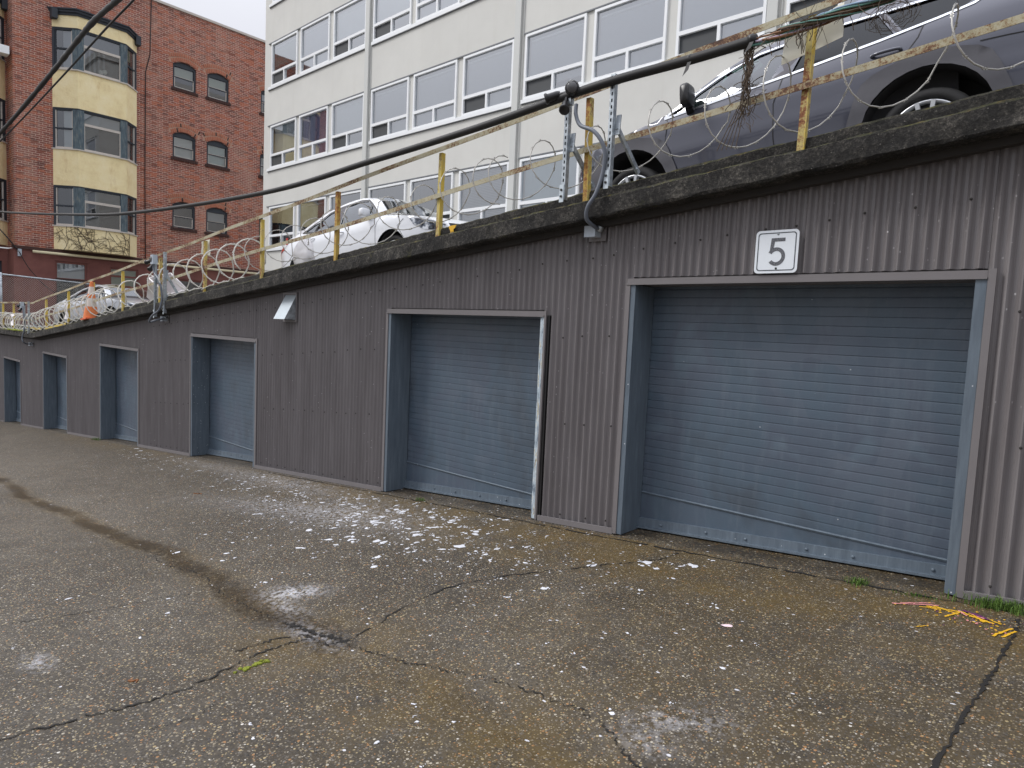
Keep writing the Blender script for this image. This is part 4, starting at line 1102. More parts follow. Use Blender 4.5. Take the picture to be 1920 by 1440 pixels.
th = math.atan(.0935)
SEDAN = dict(xf=1.08, xr=-3.62, fr=.95, rr=.7, ft=.30, rt=.20, wr=-2.70, wf=-.05, zc=.335, ra=.385, r=.322, sill=.20,
    wz=[(.2, .83), (.40, .872), (.60, .885), (.75, .885), (.88, .872), (.98, .842), (1.03, .815), (1.16, .735), (1.30, .625), (1.37, .56)], crease=[(.82, .012, .05), (.40, -.012, .10)],
    top=[(1.00, .30), (1.07, .42), (1.08, .55), (1.03, .665), (.84, .745), (.46, .835), (.08, .910), (-.22, .965), (-.36, 1.035), (-.50, 1.125), (-.66, 1.225), (-.85, 1.295), (-1.10, 1.335), (-1.40, 1.35), (-1.75, 1.335), (-2.05, 1.295), (-2.38, 1.21), (-2.70, 1.115), (-2.92, 1.06), (-3.2, 1.03), (-3.50, 1.0), (-3.58, .93), (-3.62, .72), (-3.62, .50), (-3.56, .30)],
    bulge=[(.10, 0), (.13, 0), (.14, 0), (.13, .0), (.10, .03), (.05, .055), (.04, .06), (.10, .05), (.13, .04), (.10, .05), (.08, .06), (.05, .07), (0, .075), (0, .075), (-.02, .075), (-.05, .06), (-.10, .05), (-.14, .04), (-.10, .035), (-.06, .03), (-.08, .02), (-.09, 0), (-.1, 0), (-.1, 0), (-.08, 0)],
    skin=['p', 'k', 'k', 'p', 'p', 'p', 'p', 'k', 'g', 'g', 'g', 'p', 'p', 'p', 'p', 'g', 'g', 'g', 'p', 'p', 'p', 'p', 'p', 'p'],
    windows=[[(-2.62, 1.062), (-2.40, 1.045), (-2.27, 1.04), (-2.20, 1.165), (-2.36, 1.135)], [(-2.24, 1.038), (-1.58, 1.018), (-1.665, 1.282), (-1.97, 1.248), (-2.16, 1.18)], [(-1.44, 1.015), (-.70, 1.005), (-.70, 1.19), (-.86, 1.255), (-1.12, 1.287), (-1.50, 1.288)], [(-.66, 1.005), (-.40, 1.0), (-.52, 1.085), (-.66, 1.165)]],
    wglass=['car_glass', 'car_glass', 'car_glass', 'car_glass'],
    black=[[(-1.57, 1.016), (-1.45, 1.013), (-1.51, 1.288), (-1.655, 1.285)], [(-2.70, 1.068), (-2.63, 1.063), (-2.42, 1.135), (-2.46, 1.125)]],
    lamps=[[(.42, .805), (.50, .70), (.70, .60), (.94, .575), (1.0, .645), (.80, .728), (.58, .782)]],
    seams=[[(-.30, .98), (-.40, .80), (-.42, .45), (-.45, .22)], [(-1.49, 1.0), (-1.53, .7), (-1.50, .22)], [(-2.30, 1.03), (-2.42, .8), (-2.40, .66), (-2.28, .52)], [(-.42, .25), (-2.3, .25)], [(.30, .82), (.15, .74), (.28, .55)], [(-3.0, 1.03), (-3.2, .9), (-3.4, .85)]],
    frames=[[(-2.66, 1.064), (-2.30, 1.028), (-1.52, 1.003), (-.70, .992), (-.38, .987)], [(-2.66, 1.064), (-2.45, 1.128), (-2.18, 1.196), (-1.98, 1.262), (-1.66, 1.297), (-1.3, 1.302), (-1.10, 1.30), (-.85, 1.268), (-.68, 1.192), (-.50, 1.092), (-.38, .995)], [(-.68, 1.0), (-.68, 1.18)], [(-2.26, 1.03), (-2.17, 1.18)]],
    chrome=[], tail=[[(-3.56, .93), (-3.30, .93), (-3.22, .86), (-3.60, .80)]],
    mirror=(-.60, 1.06), msize=(.066, .095, .06), mpaint='paint_white', handles=[(-1.38, .865), (-2.28, .90)], hpaint='paint_white',
    paint='paint_white', glass='car_glass', cabin=(-2.5, -.7), belt=1.0, seats=(-1.25, -2.15), clad=False)
SUV = dict(xf=3.42, xr=-.98, fr=.75, rr=.6, ft=.26, rt=.14, wr=0, wf=2.62, zc=.40, ra=.465, r=.355, sill=.24,
    wz=[(.24, .86), (.45, .895), (.65, .905), (.85, .90), (1.0, .892), (1.12, .878), (1.18, .854), (1.32, .765), (1.46, .675), (1.56, .60)], crease=[(.93, .012, .05), (.52, -.016, .10)],
    top=[(3.34, .34), (3.40, .46), (3.42, .62), (3.41, .78), (3.34, .90), (3.15, .955), (2.92, .985), (2.62, 1.03), (2.30, 1.08), (2.12, 1.12), (1.90, 1.255), (1.66, 1.39), (1.40, 1.485), (1.10, 1.535), (.70, 1.56), (.30, 1.56), (-.10, 1.545), (-.50, 1.515), (-.72, 1.47), (-.84, 1.30), (-.92, 1.12), (-.97, .95), (-.98, .75), (-.97, .50), (-.90, .34)],
    bulge=[(.08, 0), (.10, 0), (.11, 0), (.11, 0), (.10, .02), (.08, .04), (.05, .055), (.03, .06), (.05, .05), (.13, .03), (.12, .04), (.10, .05), (.07, .06), (.02, .07), (0, .075), (0, .075), (0, .075), (0, .07), (-.04, .05), (-.08, .02), (-.09, 0), (-.08, 0), (-.08, 0), (-.08, 0), (-.06, 0)],
    skin=['p', 'k', 'k', 'k', 'p', 'p', 'p', 'p', 'k', 'g', 'g', 'g', 'p', 'p', 'p', 'p', 'p', 'p', 'g', 'g', 'p', 'p', 'p', 'p'],
    windows=[[(2.14, 1.083), (1.93, 1.092), (1.93, 1.175)], [(1.89, 1.094), (1.16, 1.125), (1.00, 1.435), (1.32, 1.425), (1.62, 1.335), (1.89, 1.198)], [(.98, 1.135), (.20, 1.185), (.34, 1.418), (.60, 1.438), (.86, 1.442)], [(.14, 1.19), (-.26, 1.24), (-.42, 1.33), (-.30, 1.378), (.02, 1.405), (.28, 1.416)]],
    wglass=['car_glass', 'car_glass', 'dark_glass', 'dark_glass'],
    black=[[(1.14, 1.126), (1.00, 1.134), (.88, 1.442), (.985, 1.438)], [(.18, 1.187), (.155, 1.188), (.295, 1.416), (.325, 1.417)]],
    lamps=[[(3.38, .80), (3.30, .70), (3.02, .83), (2.96, .90), (3.1, .915), (3.32, .875)]],
    seams=[[(2.17, 1.07), (2.17, .95), (2.21, .75), (2.19, .45), (2.15, .27)], [(1.05, 1.12), (1.13, .9), (1.14, .6), (1.12, .27)], [(.0, 1.19), (.03, 1.10), (.14, .96), (.42, .78)], [(2.95, .96), (2.75, .9)], [(-.36, .92), (-.62, .90), (-.9, .93)], [(2.1, .40), (.55, .40)]],
    chrome=[[(2.20, 1.068), (1.60, 1.094), (1.0, 1.122), (.3, 1.166), (-.1, 1.205), (-.32, 1.236), (-.46, 1.31)], [(2.20, 1.072), (1.95, 1.193), (1.70, 1.322), (1.5, 1.395), (1.32, 1.442), (1.0, 1.453), (.6, 1.452), (.3, 1.433), (-.1, 1.41)]],
    tail=[[(-.95, 1.08), (-.62, 1.06), (-.58, .98), (-.96, .94)]],
    mirror=(1.90, 1.175), msize=(.105, .105, .05), mpaint='car_black', handles=[(1.27, 1.0), (.25, 1.045)], hpaint='paint_grey',
    paint='paint_grey', glass='car_glass', cabin=(-.2, 1.8), belt=1.1, seats=(1.30, .38), clad=True, rc=.565)
def stretch(sp, z0, k):
    f = lambda z: z if z <= z0 else z0 + (z - z0) * k
    sp['top'] = [(x, f(z)) for x, z in sp['top']]; sp['wz'] = [(f(z), w_) for z, w_ in sp['wz']]
    for key in ('windows', 'black', 'frames', 'chrome'): sp[key] = [[(x, f(z)) for x, z in pl] for pl in sp.get(key, [])]
stretch(SEDAN, 1.0, 1.32); stretch(SUV, 1.12, 1.10)
def place_car(name, sp, label, x, y, heading, cat='car', lift=0):
    root = thing(name, label, cat, (0, 0, 0), 'cars parked on the deck')
    make_car(sp, root)
    root.matrix_world = Matrix.Translation((x, y, zdeck(x) + lift)) @ Matrix.Rotation(-th, 4, 'Y') @ Matrix.Rotation(heading, 4, 'Z')
    return root
place_car('parked_suv', SUV, 'dark grey sport utility car with plastic wheel arch cladding parked behind the railing', -1.11, 5.86 + .90, math.pi)
place_car('parked_sedan', SEDAN, 'white sedan parked behind the rusty railing, facing right, with a plastic bag beside its tail', -8.06, 6.15 + .885, 0)
SIL = dict(SEDAN, paint='paint_silver', mpaint='paint_silver', hpaint='paint_silver')
place_car('parked_hatchback', SIL, 'silver car far down the deck beside the orange traffic cone', -21.6, 7.15, math.radians(12))

# ---------------------------------------------------------------- railing along the roof edge
RY = 4.715
def rail_top(x): return 2.45 + .097 * max(x, -22.9) + (0 if x > -22.9 else 0)
def rail_mid(x): return 1.965 + .0975 * max(x, -22.9)
def build_railing():
    r = thing('guard_railing', 'yellow and rust angle iron railing with two rails along the garage roof edge', 'railing', (-10, RY, 1.47 + S(-10)))
    def angle(mb, p, q, w=.048, t=.006, m=0):
        mb.bar(Vector(p), Vector(q), w, t, (0, 0, 1), m)
        o = Vector((0, w / 2 - t / 2, w / 2 - t / 2 + .0005)); mb.bar(Vector(p) + o, Vector(q) + o, t, w - .001, (0, 0, 1), m)
    spans = [-29.6, -25.5, -22.9, -19.45, -15.4, -11.36, -7.39, -3.47, .55, 3.9]
    for f, nm in ((rail_top, 'top_rail'), (rail_mid, 'mid_rail')):
        for a, b in zip(spans, spans[1:]):
            mb = MB(); n = max(2, int((b - a) / .5))
            for k in range(n):
                p, q = a + (b - a) * k / n, a + (b - a) * (k + 1) / n
                angle(mb, (p, RY - .03, f(p) - .024 + (0.012 * math.sin(p * 1.1) if nm == 'mid_rail' else .006 * math.sin(p * 1.7))), (q, RY - .03, f(q) - .024 + (0.012 * math.sin(q * 1.1) if nm == 'mid_rail' else .006 * math.sin(q * 1.7))))
            mb.build(nm, 'rail_paint', r)
    tb = MB(); angle(tb, (-22.0, RY - .03, -.52), (-23.5, RY - .03, -.52)); angle(tb, (-19.5, RY - .03, 1.49 + S(-19.5) + .03), (-21.6, RY - .03, 1.49 + S(-21.6) + .03))
    tb.build('toe_rail', 'yellow_post', r)
    xs = [2.36, .36, -1.655, -3.465, -5.415, -7.39, -9.35, -11.355, -13.345, -15.405, -17.43, -19.445, -21.57, -25.49, -27.02, -29.0]
    for i, x in enumerate(xs):
        mb = MB(); zb = 1.47 + S(x) - .03; zt = rail_top(x) - .05
        lean = .006 if i % 3 else -.01
        for (ox, oy, wx, wy, mi) in ((-.004, 0, .042, .006, 0), (.020, .022, .006, .05, 1)):
            mb.obox((x + ox + lean, RY + oy, (zb + zt) / 2), (wx / 2, 0, 0), (0, wy / 2, 0), (lean, 0, (zt - zb) / 2), mi)
        mb.build('post', ['rusty_post', 'rusty_post'] if i == 5 else (['rusty_post', 'yellow_post'] if i == 3 else ['worn_post' if i in (1, 2, 4, 6, 7) else 'yellow_post', 'yellow_post']), r)
build_railing()

# ---------------------------------------------------------------- razor wire
def coil(name, label, x0, x1, pitch, rad, yc, zoff, wire, thick, mat, seed, barb, droop=0.0):
    rr = random.Random(seed); mb = MB(); path = []; x = x0; t = rr.random() * 6
    ph = rr.random() * 6; pv = pitch; rv = rad
    while x < x1:
        k = int(t // (2 * math.pi))
        r2 = random.Random(seed * 100 + k); q_ = 1 if rad < .275 else .4; pv = pitch * (1 + q_ * r2.uniform(-.25, .3)); rv = rad * (1 + q_ * r2.uniform(-.14, .12)); dz = q_ * r2.uniform(-.05, .05)
        z = rail_mid(x) + zoff + rv * math.sin(t) + dz * .5 - droop * (math.sin(x * 1.3 + ph) * .5 + .5)
        y = yc + rv * .95 * math.cos(t)
        zmin = (1.60 + S(x) if y > 4.74 else 1.47 + S(x)) + .012
        path.append(Vector((x + .10 * math.sin(t * 1.0 + 1) , y, max(z, zmin))))
        t += .30; x += pv * .30 / (2 * math.pi)
    mb.tube(path, thick, 6, 0)
    # clipped barbs every hand's width
    acc = 0
    for a, b in zip(path, path[1:]):
        acc += (b - a).length
        if acc > barb:
            acc = 0; d = (b - a).normalized(); u = d.orthogonal().normalized(); u = Matrix.Rotation(rr.random() * 6, 3, d) @ u; v = d.cross(u)
            c = a; L, wd = wire
            for s1, s2 in ((u, 1), (v, -1)):
                mb.add([c - d * L * .5, c - d * L * .15 + s1 * wd, c, c - d * L * .15 - s1 * wd, c + d * L * .5, c + d * L * .15 + s1 * wd, c + d * L * .15 - s1 * wd], [(0, 1, 2, 3), (4, 6, 2, 5)], 0)
    return tag(mb.build(name, mat, recalc=False), label, 'razor wire', 'razor wire coils on the railing')
coil('razor_wire', 'stretched thin razor wire looping loosely over the mid rail in front of the grey car', -4.6, .6, .56, .25, 4.80, -.03, (.05, .012), .0054, 'wire_dull', 4, .10)
coil('razor_wire', 'sparse razor wire loops hanging on the mid rail in front of the white sedan', -9.6, -4.55, .54, .25, 4.80, -.02, (.055, .013), .0056, 'wire_dull', 8, .11)
coil('razor_wire', 'bright razor wire coil of wide loops between the white sedan and the tipped white tub', -13.4, -9.6, .60, .30, 4.78, -.06, (.10, .018), .010, 'razor', 3, .13)
coil('razor_wire', 'few wide razor wire loops in front of the silver car between cone and tub', -15.9, -13.4, 1.0, .31, 4.77, -.10, (.10, .018), .010, 'razor', 12, .14)
coil('razor_wire', 'dense pale razor wire coil on the low railing left of the traffic cone', -23.3, -15.9, .46, .29, 4.76, -.10, (.10, .018), .011, 'razor', 5, .14)
coil('razor_wire', 'tangled razor wire coil on the level roof edge at the far left', -29.5, -23.3, .36, .28, 4.76, -.14, (.10, .018), .011, 'razor', 6, .14)

# ---------------------------------------------------------------- perforated strut posts, cameras, conduits
def strut(x, zb, zt, label, braces=True, y=4.545):
    t = thing('strut_post', label, 'strut post', (x, y, zb), 'galvanised strut posts bolted to the roof edge')
    mb = MB(); w, d = .042, .021
    # slotted front web drawn as strips round each slot
    z = zb + .10; sl = []
    while z < zt - .05: sl.append(z); z += .052
    edges = [zb] + [e for s_ in sl for e in (s_, s_ + .028)] + [zt]
    for a, b in zip(edges[::2], edges[1::2]): mb.box(x - w / 2, x + w / 2, y - .003, y, a, b)
    for a in sl:
        mb.box(x - w / 2, x - .007, y - .003, y, a, a + .028); mb.box(x + .007, x + w / 2, y - .003, y, a, a + .028)
    mb.box(x - w / 2, x - w / 2 + .003, y, y + .042, zb, zt); mb.box(x + w / 2 - .003, x + w / 2, y, y + .042, zb, zt)
    mb.box(x - w / 2 + .003, x + w / 2 - .003, y + .03, y + .033, zb + .005, zt - .005, 1)
    mb.build('channel', ['galv', 'car_black'], t)
    fb = MB(); fb.box(x - .034, x + .012, y - .009, y - .0035, zb - .02, zb + .13)
    for z in (zb + .03, zb + .085): fb.lathe([(.011, 0), (.011, .009), (0, .009)], (x - .012, y - .009, z), (0, -1, 0), 6, 1)
    fb.build('foot_bracket', ['hood_metal', 'rim_dark'], t)
    if braces:
        bb = MB(); zc = zt - .42
        bb.bar((x + .040, y + .04, zc), (x + .085, y + .33, zb + .16), .042, .022, (0, 1, 1)); bb.bar((x + .045, y + .035, zc - .06), (x + .045, y + .05, zc + .10), .045, .01, (1, 0, 0))
        bb.lathe([(.014, 0), (.014, .02), (0, .02)], (x + .085, y + .30, zb + .185), (0, -1, .3), 6)
        bb.build('brace', 'galv', t)
    return t
strut(-3.585, 1.17, 2.06, 'slotted strut just left of the rusty post, carrying the nearest black dome camera')
strut(-3.125, 1.235, 2.13, 'slotted strut just right of the rusty post, with the black cable strapped across it')
strut(-13.10, -.02, 1.085, 'slotted strut holding the middle camera, left behind the tipped white tub')
strut(-12.64, .055, 1.15, 'slotted strut standing in front of the tipped white tub')
strut(-23.25, -.66, .20, 'slotted strut carrying the far left camera at the bend of the roof edge')
strut(-22.72, -.655, .24, 'slotted strut at the bend of the roof edge, just right of the far camera')

def camera_cluster(x, z, y, label, big):
    t = thing('security_camera', label, 'camera', (x, y, z), 'security cameras on the roof edge')
    mb = MB()
    mb.lathe([(.0, -.05), (.055, -.05), (.062, -.03), (.062, .03), (.05, .055), (.0, .06)], (x + .09, y - .03, z + .03), (.55, -.8, -.2), 22, 0)
    mb.build('camera_dome', 'black_plastic', t, angle=40)
    la = Vector((.55, -.8, -.2)).normalized(); lc = Vector((x + .09, y - .03, z + .03)) + la * .0605; l = MB(); l.lathe([(.044, .0), (.038, .010), (0, .012)], lc, la, 20); l.build('lens', 'lens', t)
    for (px, py, pz, dx, dy, dz) in ((x - .10, y - .04, z + .0, -.75, -.5, -.30), (x + .04, y - .05, z - .11, .35, -.6, -.7)):
        f = MB(); d = Vector((dx, dy, dz)).normalized()
        f.lathe([(0, -.06), (.026, -.06), (.034, -.03), (.036, .05), (.046, .055), (.046, .075), (.038, .08), (0, .07)], (px, py, pz), d, 16); f.tube([(px, py, pz), (x + .02, y, z + .02)], .016, 8)
        f.build('floodlight', 'black_plastic', t, angle=40)
    p = MB(); p.box(x - .08, x + .12, y + .005, y + .03, z - .03, z + .012); p.box(x + .03, x + .07, y - .02, y + .03, z - .09, z - .03); p.build('mount_plate', 'galv', t)
    return t
camera_cluster(-3.60, 2.055, 4.535, 'black dome camera with two small floodlights on the nearest pair of struts', True)
camera_cluster(-13.12, 1.0, 4.54, 'black camera on the middle pair of struts beside the tipped white tub', True)
camera_cluster(-23.3, .12, 4.54, 'black camera on the far left pair of struts at the bend', True)
for x, z, lab in ((-12.95, 1.03, 'middle'), (-23.15, .14, 'far left')):
    mb = MB(); mb.box(x - .10, x + .02, 4.46, 4.54, z - .09, z + .08); tag(mb.build('cable_box', 'box_grey'), 'small grey cable box on the %s strut beside its camera' % lab, 'box', 'cable boxes')

def junction(x, z, label, s=1.0):
    t = thing('junction_box', label, 'junction box', (x, 4.78, z), 'junction boxes on the corrugated wall')
    p = MB(); p.box(x - .085 * s, x + .095 * s, 4.772, 4.786, z - .075 * s, z + .085 * s); p.build('back_plate', 'trim', t)
    b = MB(); b.box(x - .07 * s, x + .04 * s, 4.685, 4.7715, z - .045 * s, z + .045 * s); b.box(x - .073 * s, x + .043 * s, 4.680, 4.6855, z - .048 * s, z + .048 * s); b.build('box', 'box_grey', t)
    c = MB(); c.lathe([(.030, 0), (.030, .03), (.022, .045)], (x + .045 * s, 4.73, z + .01), (.6, -.1, .8), 12); c.build('connector', 'galv', t)
def conduit(pts, r, label):
    mb = MB(); P = smooth_path(pts, 10); mb.tube(P, r, 10)
    tag(mb.build('flexible_conduit', 'conduit'), label, 'conduit', 'flexible conduits')
junction(-3.36, .905, 'grey junction box on the corrugated wall below the nearest cameras')
junction(-13.12, -.05, 'grey junction box on the wall below the middle camera', .95)
junction(-23.3, -1.0, 'grey junction box on the wall below the far left camera', .95)
conduit([(-3.47, 4.52, 1.95), (-3.46, 4.51, 1.86), (-3.40, 4.50, 1.76), (-3.26, 4.49, 1.69), (-3.18, 4.50, 1.60), (-3.15, 4.52, 1.50), (-3.165, 4.53, 1.35), (-3.21, 4.51, 1.18), (-3.28, 4.50, 1.07), (-3.31, 4.54, .98), (-3.30, 4.64, .935), (-3.31, 4.72, .925)], .017, 'grey flexible conduit curving from the nearest cameras down over the concrete edge')
conduit([(-13.0, 4.50, .98), (-12.98, 4.50, .80), (-12.72, 4.5, .62), (-12.66, 4.52, .35), (-12.72, 4.5, .12), (-12.98, 4.47, .0), (-13.12, 4.47, -.12), (-13.08, 4.58, -.08), (-13.06, 4.72, -.04)], .018, 'grey flexible conduit looping from the middle camera to its wall box')
conduit([(-23.1, 4.5, .10), (-22.98, 4.5, -.2), (-22.95, 4.5, -.55), (-23.0, 4.46, -.8), (-22.98, 4.48, -.93), (-23.15, 4.60, -.99), (-23.24, 4.72, -.985)], .018, 'pale flexible conduit hanging from the far left camera to its wall box')

# ---------------------------------------------------------------- number sign
def build_sign():
    cx, cz, a, y = -1.783, .664, .153, 4.768
    t = thing('number_sign', 'square white metal sign with rounded corners and a large grey number 5', 'sign', (cx, y, cz - a))
    def rr_(h, r, n=6):
        out = []
        for sx, sz, a0 in ((1, 1, 0), (-1, 1, 90), (-1, -1, 180), (1, -1, 270)):
            for k in range(n + 1):
                an = math.radians(a0 + 90 * k / n); out.append((cx + sx * (h - r) + r * math.cos(an), cz + sz * (h - r) + r * math.sin(an)))
        return out
    p = MB(); p.prism(rr_(a, .030), 'y', y - .004, y, 0); p.build('panel', 'sign_white', t)
    b = MB(); A, B_ = rr_(a - .017, .022), rr_(a - .024, .018); n = len(A)
    b.add([(u, y - .0052, v) for u, v in A] + [(u, y - .0052, v) for u, v in B_], [(k, (k + 1) % n, n + (k + 1) % n, n + k) for k in range(n)])
    b.build('border', 'sign_border', t, recalc=False)
    d = MB(); U = lambda u, v: (cx + (u - .5) * 2 * a, cz + (v - .5) * 2 * a)
    y0, y1 = y - .0056, y - .0041
    d.prism([U(.375, .815), U(.69, .815), U(.69, .735), U(.455, .735), U(.415, .475), U(.345, .475)], 'y', y0 - .0003, y1)
    N = 26; c = (.505, .385); ro, ri = .215, .13; a0, a1 = 152, -142
    for k in range(N):
        t0, t1 = [math.radians(a0 + (a1 - a0) * q / N) for q in (k, k + 1)]
        d.prism([U(c[0] + r_ * math.cos(t_) * .96, c[1] + r_ * math.sin(t_)) for r_, t_ in ((ri, t0), (ro, t0), (ro, t1), (ri, t1))], 'y', y0, y1)
    d.build('numeral', 'sign_ink', t)
    for v, m in ((.905, 'galv'), (.11, 'car_black')):
        s_ = MB(); x_, z_ = U(.52, v); s_.lathe([(.0075, 0), (.0075, .004), (0, .006)], (x_, y - .004, z_), (0, -1, 0), 10); s_.build('screw', m, t)
build_sign()

# ---------------------------------------------------------------- vent hood
def build_vent():
    x0, x1, z0, z1 = -8.77, -8.40, .0, .415
    t = thing('vent_hood', 'sloping galvanised sheet metal vent hood on the corrugated wall', 'vent', (-8.58, 4.79, z0))
    f = MB()
    for a, b, c, d in ((x0, x0 + .03, z0, z1), (x1 - .03, x1, z0, z1), (x0 + .03, x1 - .03, z1 - .03, z1), (x0 + .03, x1 - .03, z0, z0 + .03)): f.box(a, b, 4.765, 4.80, c, d)
    f.box(x0 + .03, x1 - .03, 4.785, 4.79, z0 + .03, z1 - .03, 1)
    f.build('frame', ['trim', 'car_black'], t)
    h = MB(); a, b = x0 + .035, x1 - .035; zt, zb = z1 - .035, z0 + .035; yo = 4.60; th_ = .003
    h.add([(a, 4.782, zt), (b, 4.782, zt), (b, yo, zb), (a, yo, zb), (a, 4.782, zt - .006), (b, 4.782, zt - .006), (b, yo + .004, zb - .004), (a, yo + .004, zb - .004)],
          [(0, 1, 2, 3), (4, 7, 6, 5), (0, 3, 7, 4), (1, 5, 6, 2), (2, 6, 7, 3), (0, 4, 5, 1)], 0)
    for x in (a, b):
        h.prism([(4.782, zt), (yo + .002, zb), (4.782, zb)], 'x', x - .002, x + .002, 1)
    h.build('hood', ['hood_metal', 'galv'], t)
build_vent()

# ---------------------------------------------------------------- cables
def cable(pts, r, name, label, mat='black_cable', n=10, lump=0, seed=1):
    P = smooth_path(pts, n); rr = random.Random(seed)
    rad = [(r[0] + (r[1] - r[0]) * i / (len(P) - 1) if isinstance(r, tuple) else r) * (1 + (rr.uniform(-lump, lump))) for i, _ in enumerate(P)]
    mb = MB(); mb.tube(P, rad, 10); return tag(mb.build(name, mat), label, 'cable')
CAB = [(-31.5, 4.55, 3.75), (-26.57, 4.62, 3.10), (-17.98, 4.62, 2.28), (-14.14, 4.62, 2.0), (-9.18, 4.62, 1.835), (-6.48, 4.60, 1.915), (-4.72, 4.58, 1.985), (-3.67, 4.535, 2.04), (-3.1, 4.52, 2.065), (-2.46, 4.585, 2.10), (-1.97, 4.60, 2.125)]
cable(CAB, (.031, .037), 'utility_cable', 'thick black cable sagging along the roof edge and strapped under the top rail')
cable([(-19.5, 2.85, 3.0), (-18.27, 2.82, 3.20), (-16.05, 2.81, 3.36), (-14.27, 2.80, 3.47), (-11.65, 2.74, 3.60), (-9.56, 2.58, 3.53), (-8.16, 2.48, 3.40), (-7.1, 2.33, 3.25)], .032, 'overhead_cable', 'thicker of the two black overhead cables crossing the brick building at upper left', lump=.14, n=16, seed=3)
cable([(-19.5, 2.85, 2.95), (-18.26, 2.82, 3.17), (-16.42, 2.87, 3.28), (-13.76, 2.85, 3.40), (-11.41, 2.81, 3.50), (-9.29, 2.68, 3.46), (-8.02, 2.61, 3.43), (-6.97, 2.46, 3.31)], .0125, 'overhead_cable', 'thinner black overhead cable running beside the thick one at upper left')
cable([(-33, 4.8, 4.2), (-32.0, 5.6, 3.0), (-31.85, 6.05, 2.35)], .022, 'overhead_cable', 'dark service cable reaching the corner of the brick building', n=8)
cable([(-31.85, 6.1, 2.3), (-31.7, 6.5, 1.5), (-31.6, 7.3, .7), (-31.5, 8.8, .2)], .014, 'service_wire', 'thin dark wire drooping down the maroon wall', n=8)
mb = MB(); mb.box(-31.95, -31.85, 6.08, 6.2, 2.1, 2.38); tag(mb.build('meter_box', 'box_grey'), 'tiny grey box at the corner of the maroon wall where the service cable ends', 'box')
def tape_straps():
    for x, z, hang in ((-2.47, 2.10, .10), (-3.12, 2.065, .0), (-2.0, 2.125, .07)):
        m_ = MB(); m_.tube([(x - .018, 4.585 if x > -3 else 4.522, z), (x + .018, 4.585 if x > -3 else 4.522, z + .004)], .036, 12)
        if hang: m_.add([(x, 4.55, z - .03), (x + .03, 4.55, z - .03), (x + .012, 4.545, z - .03 - hang * .6), (x - .03, 4.54, z - .03 - hang)], [(0, 1, 2, 3)])
        tag(m_.build('cable_tie', 'black_plastic'), {(-2.47): 'torn strip of black tape hanging from the cable in front of the grey car', (-3.12): 'black strap binding the cable to the tallest strut', (-2.0): 'black tape at the frayed end of the cable sheath'}[x], 'tape')
tape_straps()
def bundle():
    rr = random.Random(21); t = thing('wire_bundle', 'frayed bundle of coloured wires and dry twigs under the top rail at the right', 'wire bundle', (-1.2, 4.6, 2.05))
    for mat, cnt in (('teal_wire', 7), ('copper_wire', 6), ('blue_wire', 4), ('lilac_wire', 3), ('twig', 12)):
        m_ = MB()
        for k in range(cnt):
            ph = rr.random() * 6; rad = rr.uniform(.012, .038); a = rr.uniform(-2.05, -1.8) if mat != 'twig' else rr.uniform(-2.0, -.6); e = rr.uniform(-1.0, .6) if mat != 'twig' else a + rr.uniform(.3, .8)
            P = []; x = a
            while x < e:
                P.append((x, 4.605 + rad * math.cos(ph + x * 5), 2.265 + .078 * x + rad * math.sin(ph + x * 5) + rr.uniform(-.004, .004))); x += .05
            if len(P) > 2: m_.tube(P, rr.uniform(.004, .009), 5, cap=False)
        m_.build('strand', mat, t, recalc=False)
    m_ = MB()
    for k in range(90):
        x = rr.uniform(-1.95, -.75) if rr.random() < .55 else rr.gauss(-1.66, .09); z0 = 2.255 + .078 * x; dn = rr.random() < .75
        p = Vector((x, 4.6 + rr.uniform(-.05, .05), z0)); d = Vector((rr.uniform(-.8, .8), rr.uniform(-.6, .4), -1 if dn else .7)).normalized(); P = [p]
        for q in range(rr.randint(2, 5)):
            d = (d + Vector((rr.uniform(-.5, .5), rr.uniform(-.4, .4), rr.uniform(-.3, .1)))).normalized(); p = p + d * rr.uniform(.015, .05); P.append(p)
        m_.tube(P, rr.choice((.0012, .0018, .003)), 4, cap=False)
    m_.build('frayed_twigs', 'twig', t, recalc=False)
bundle()
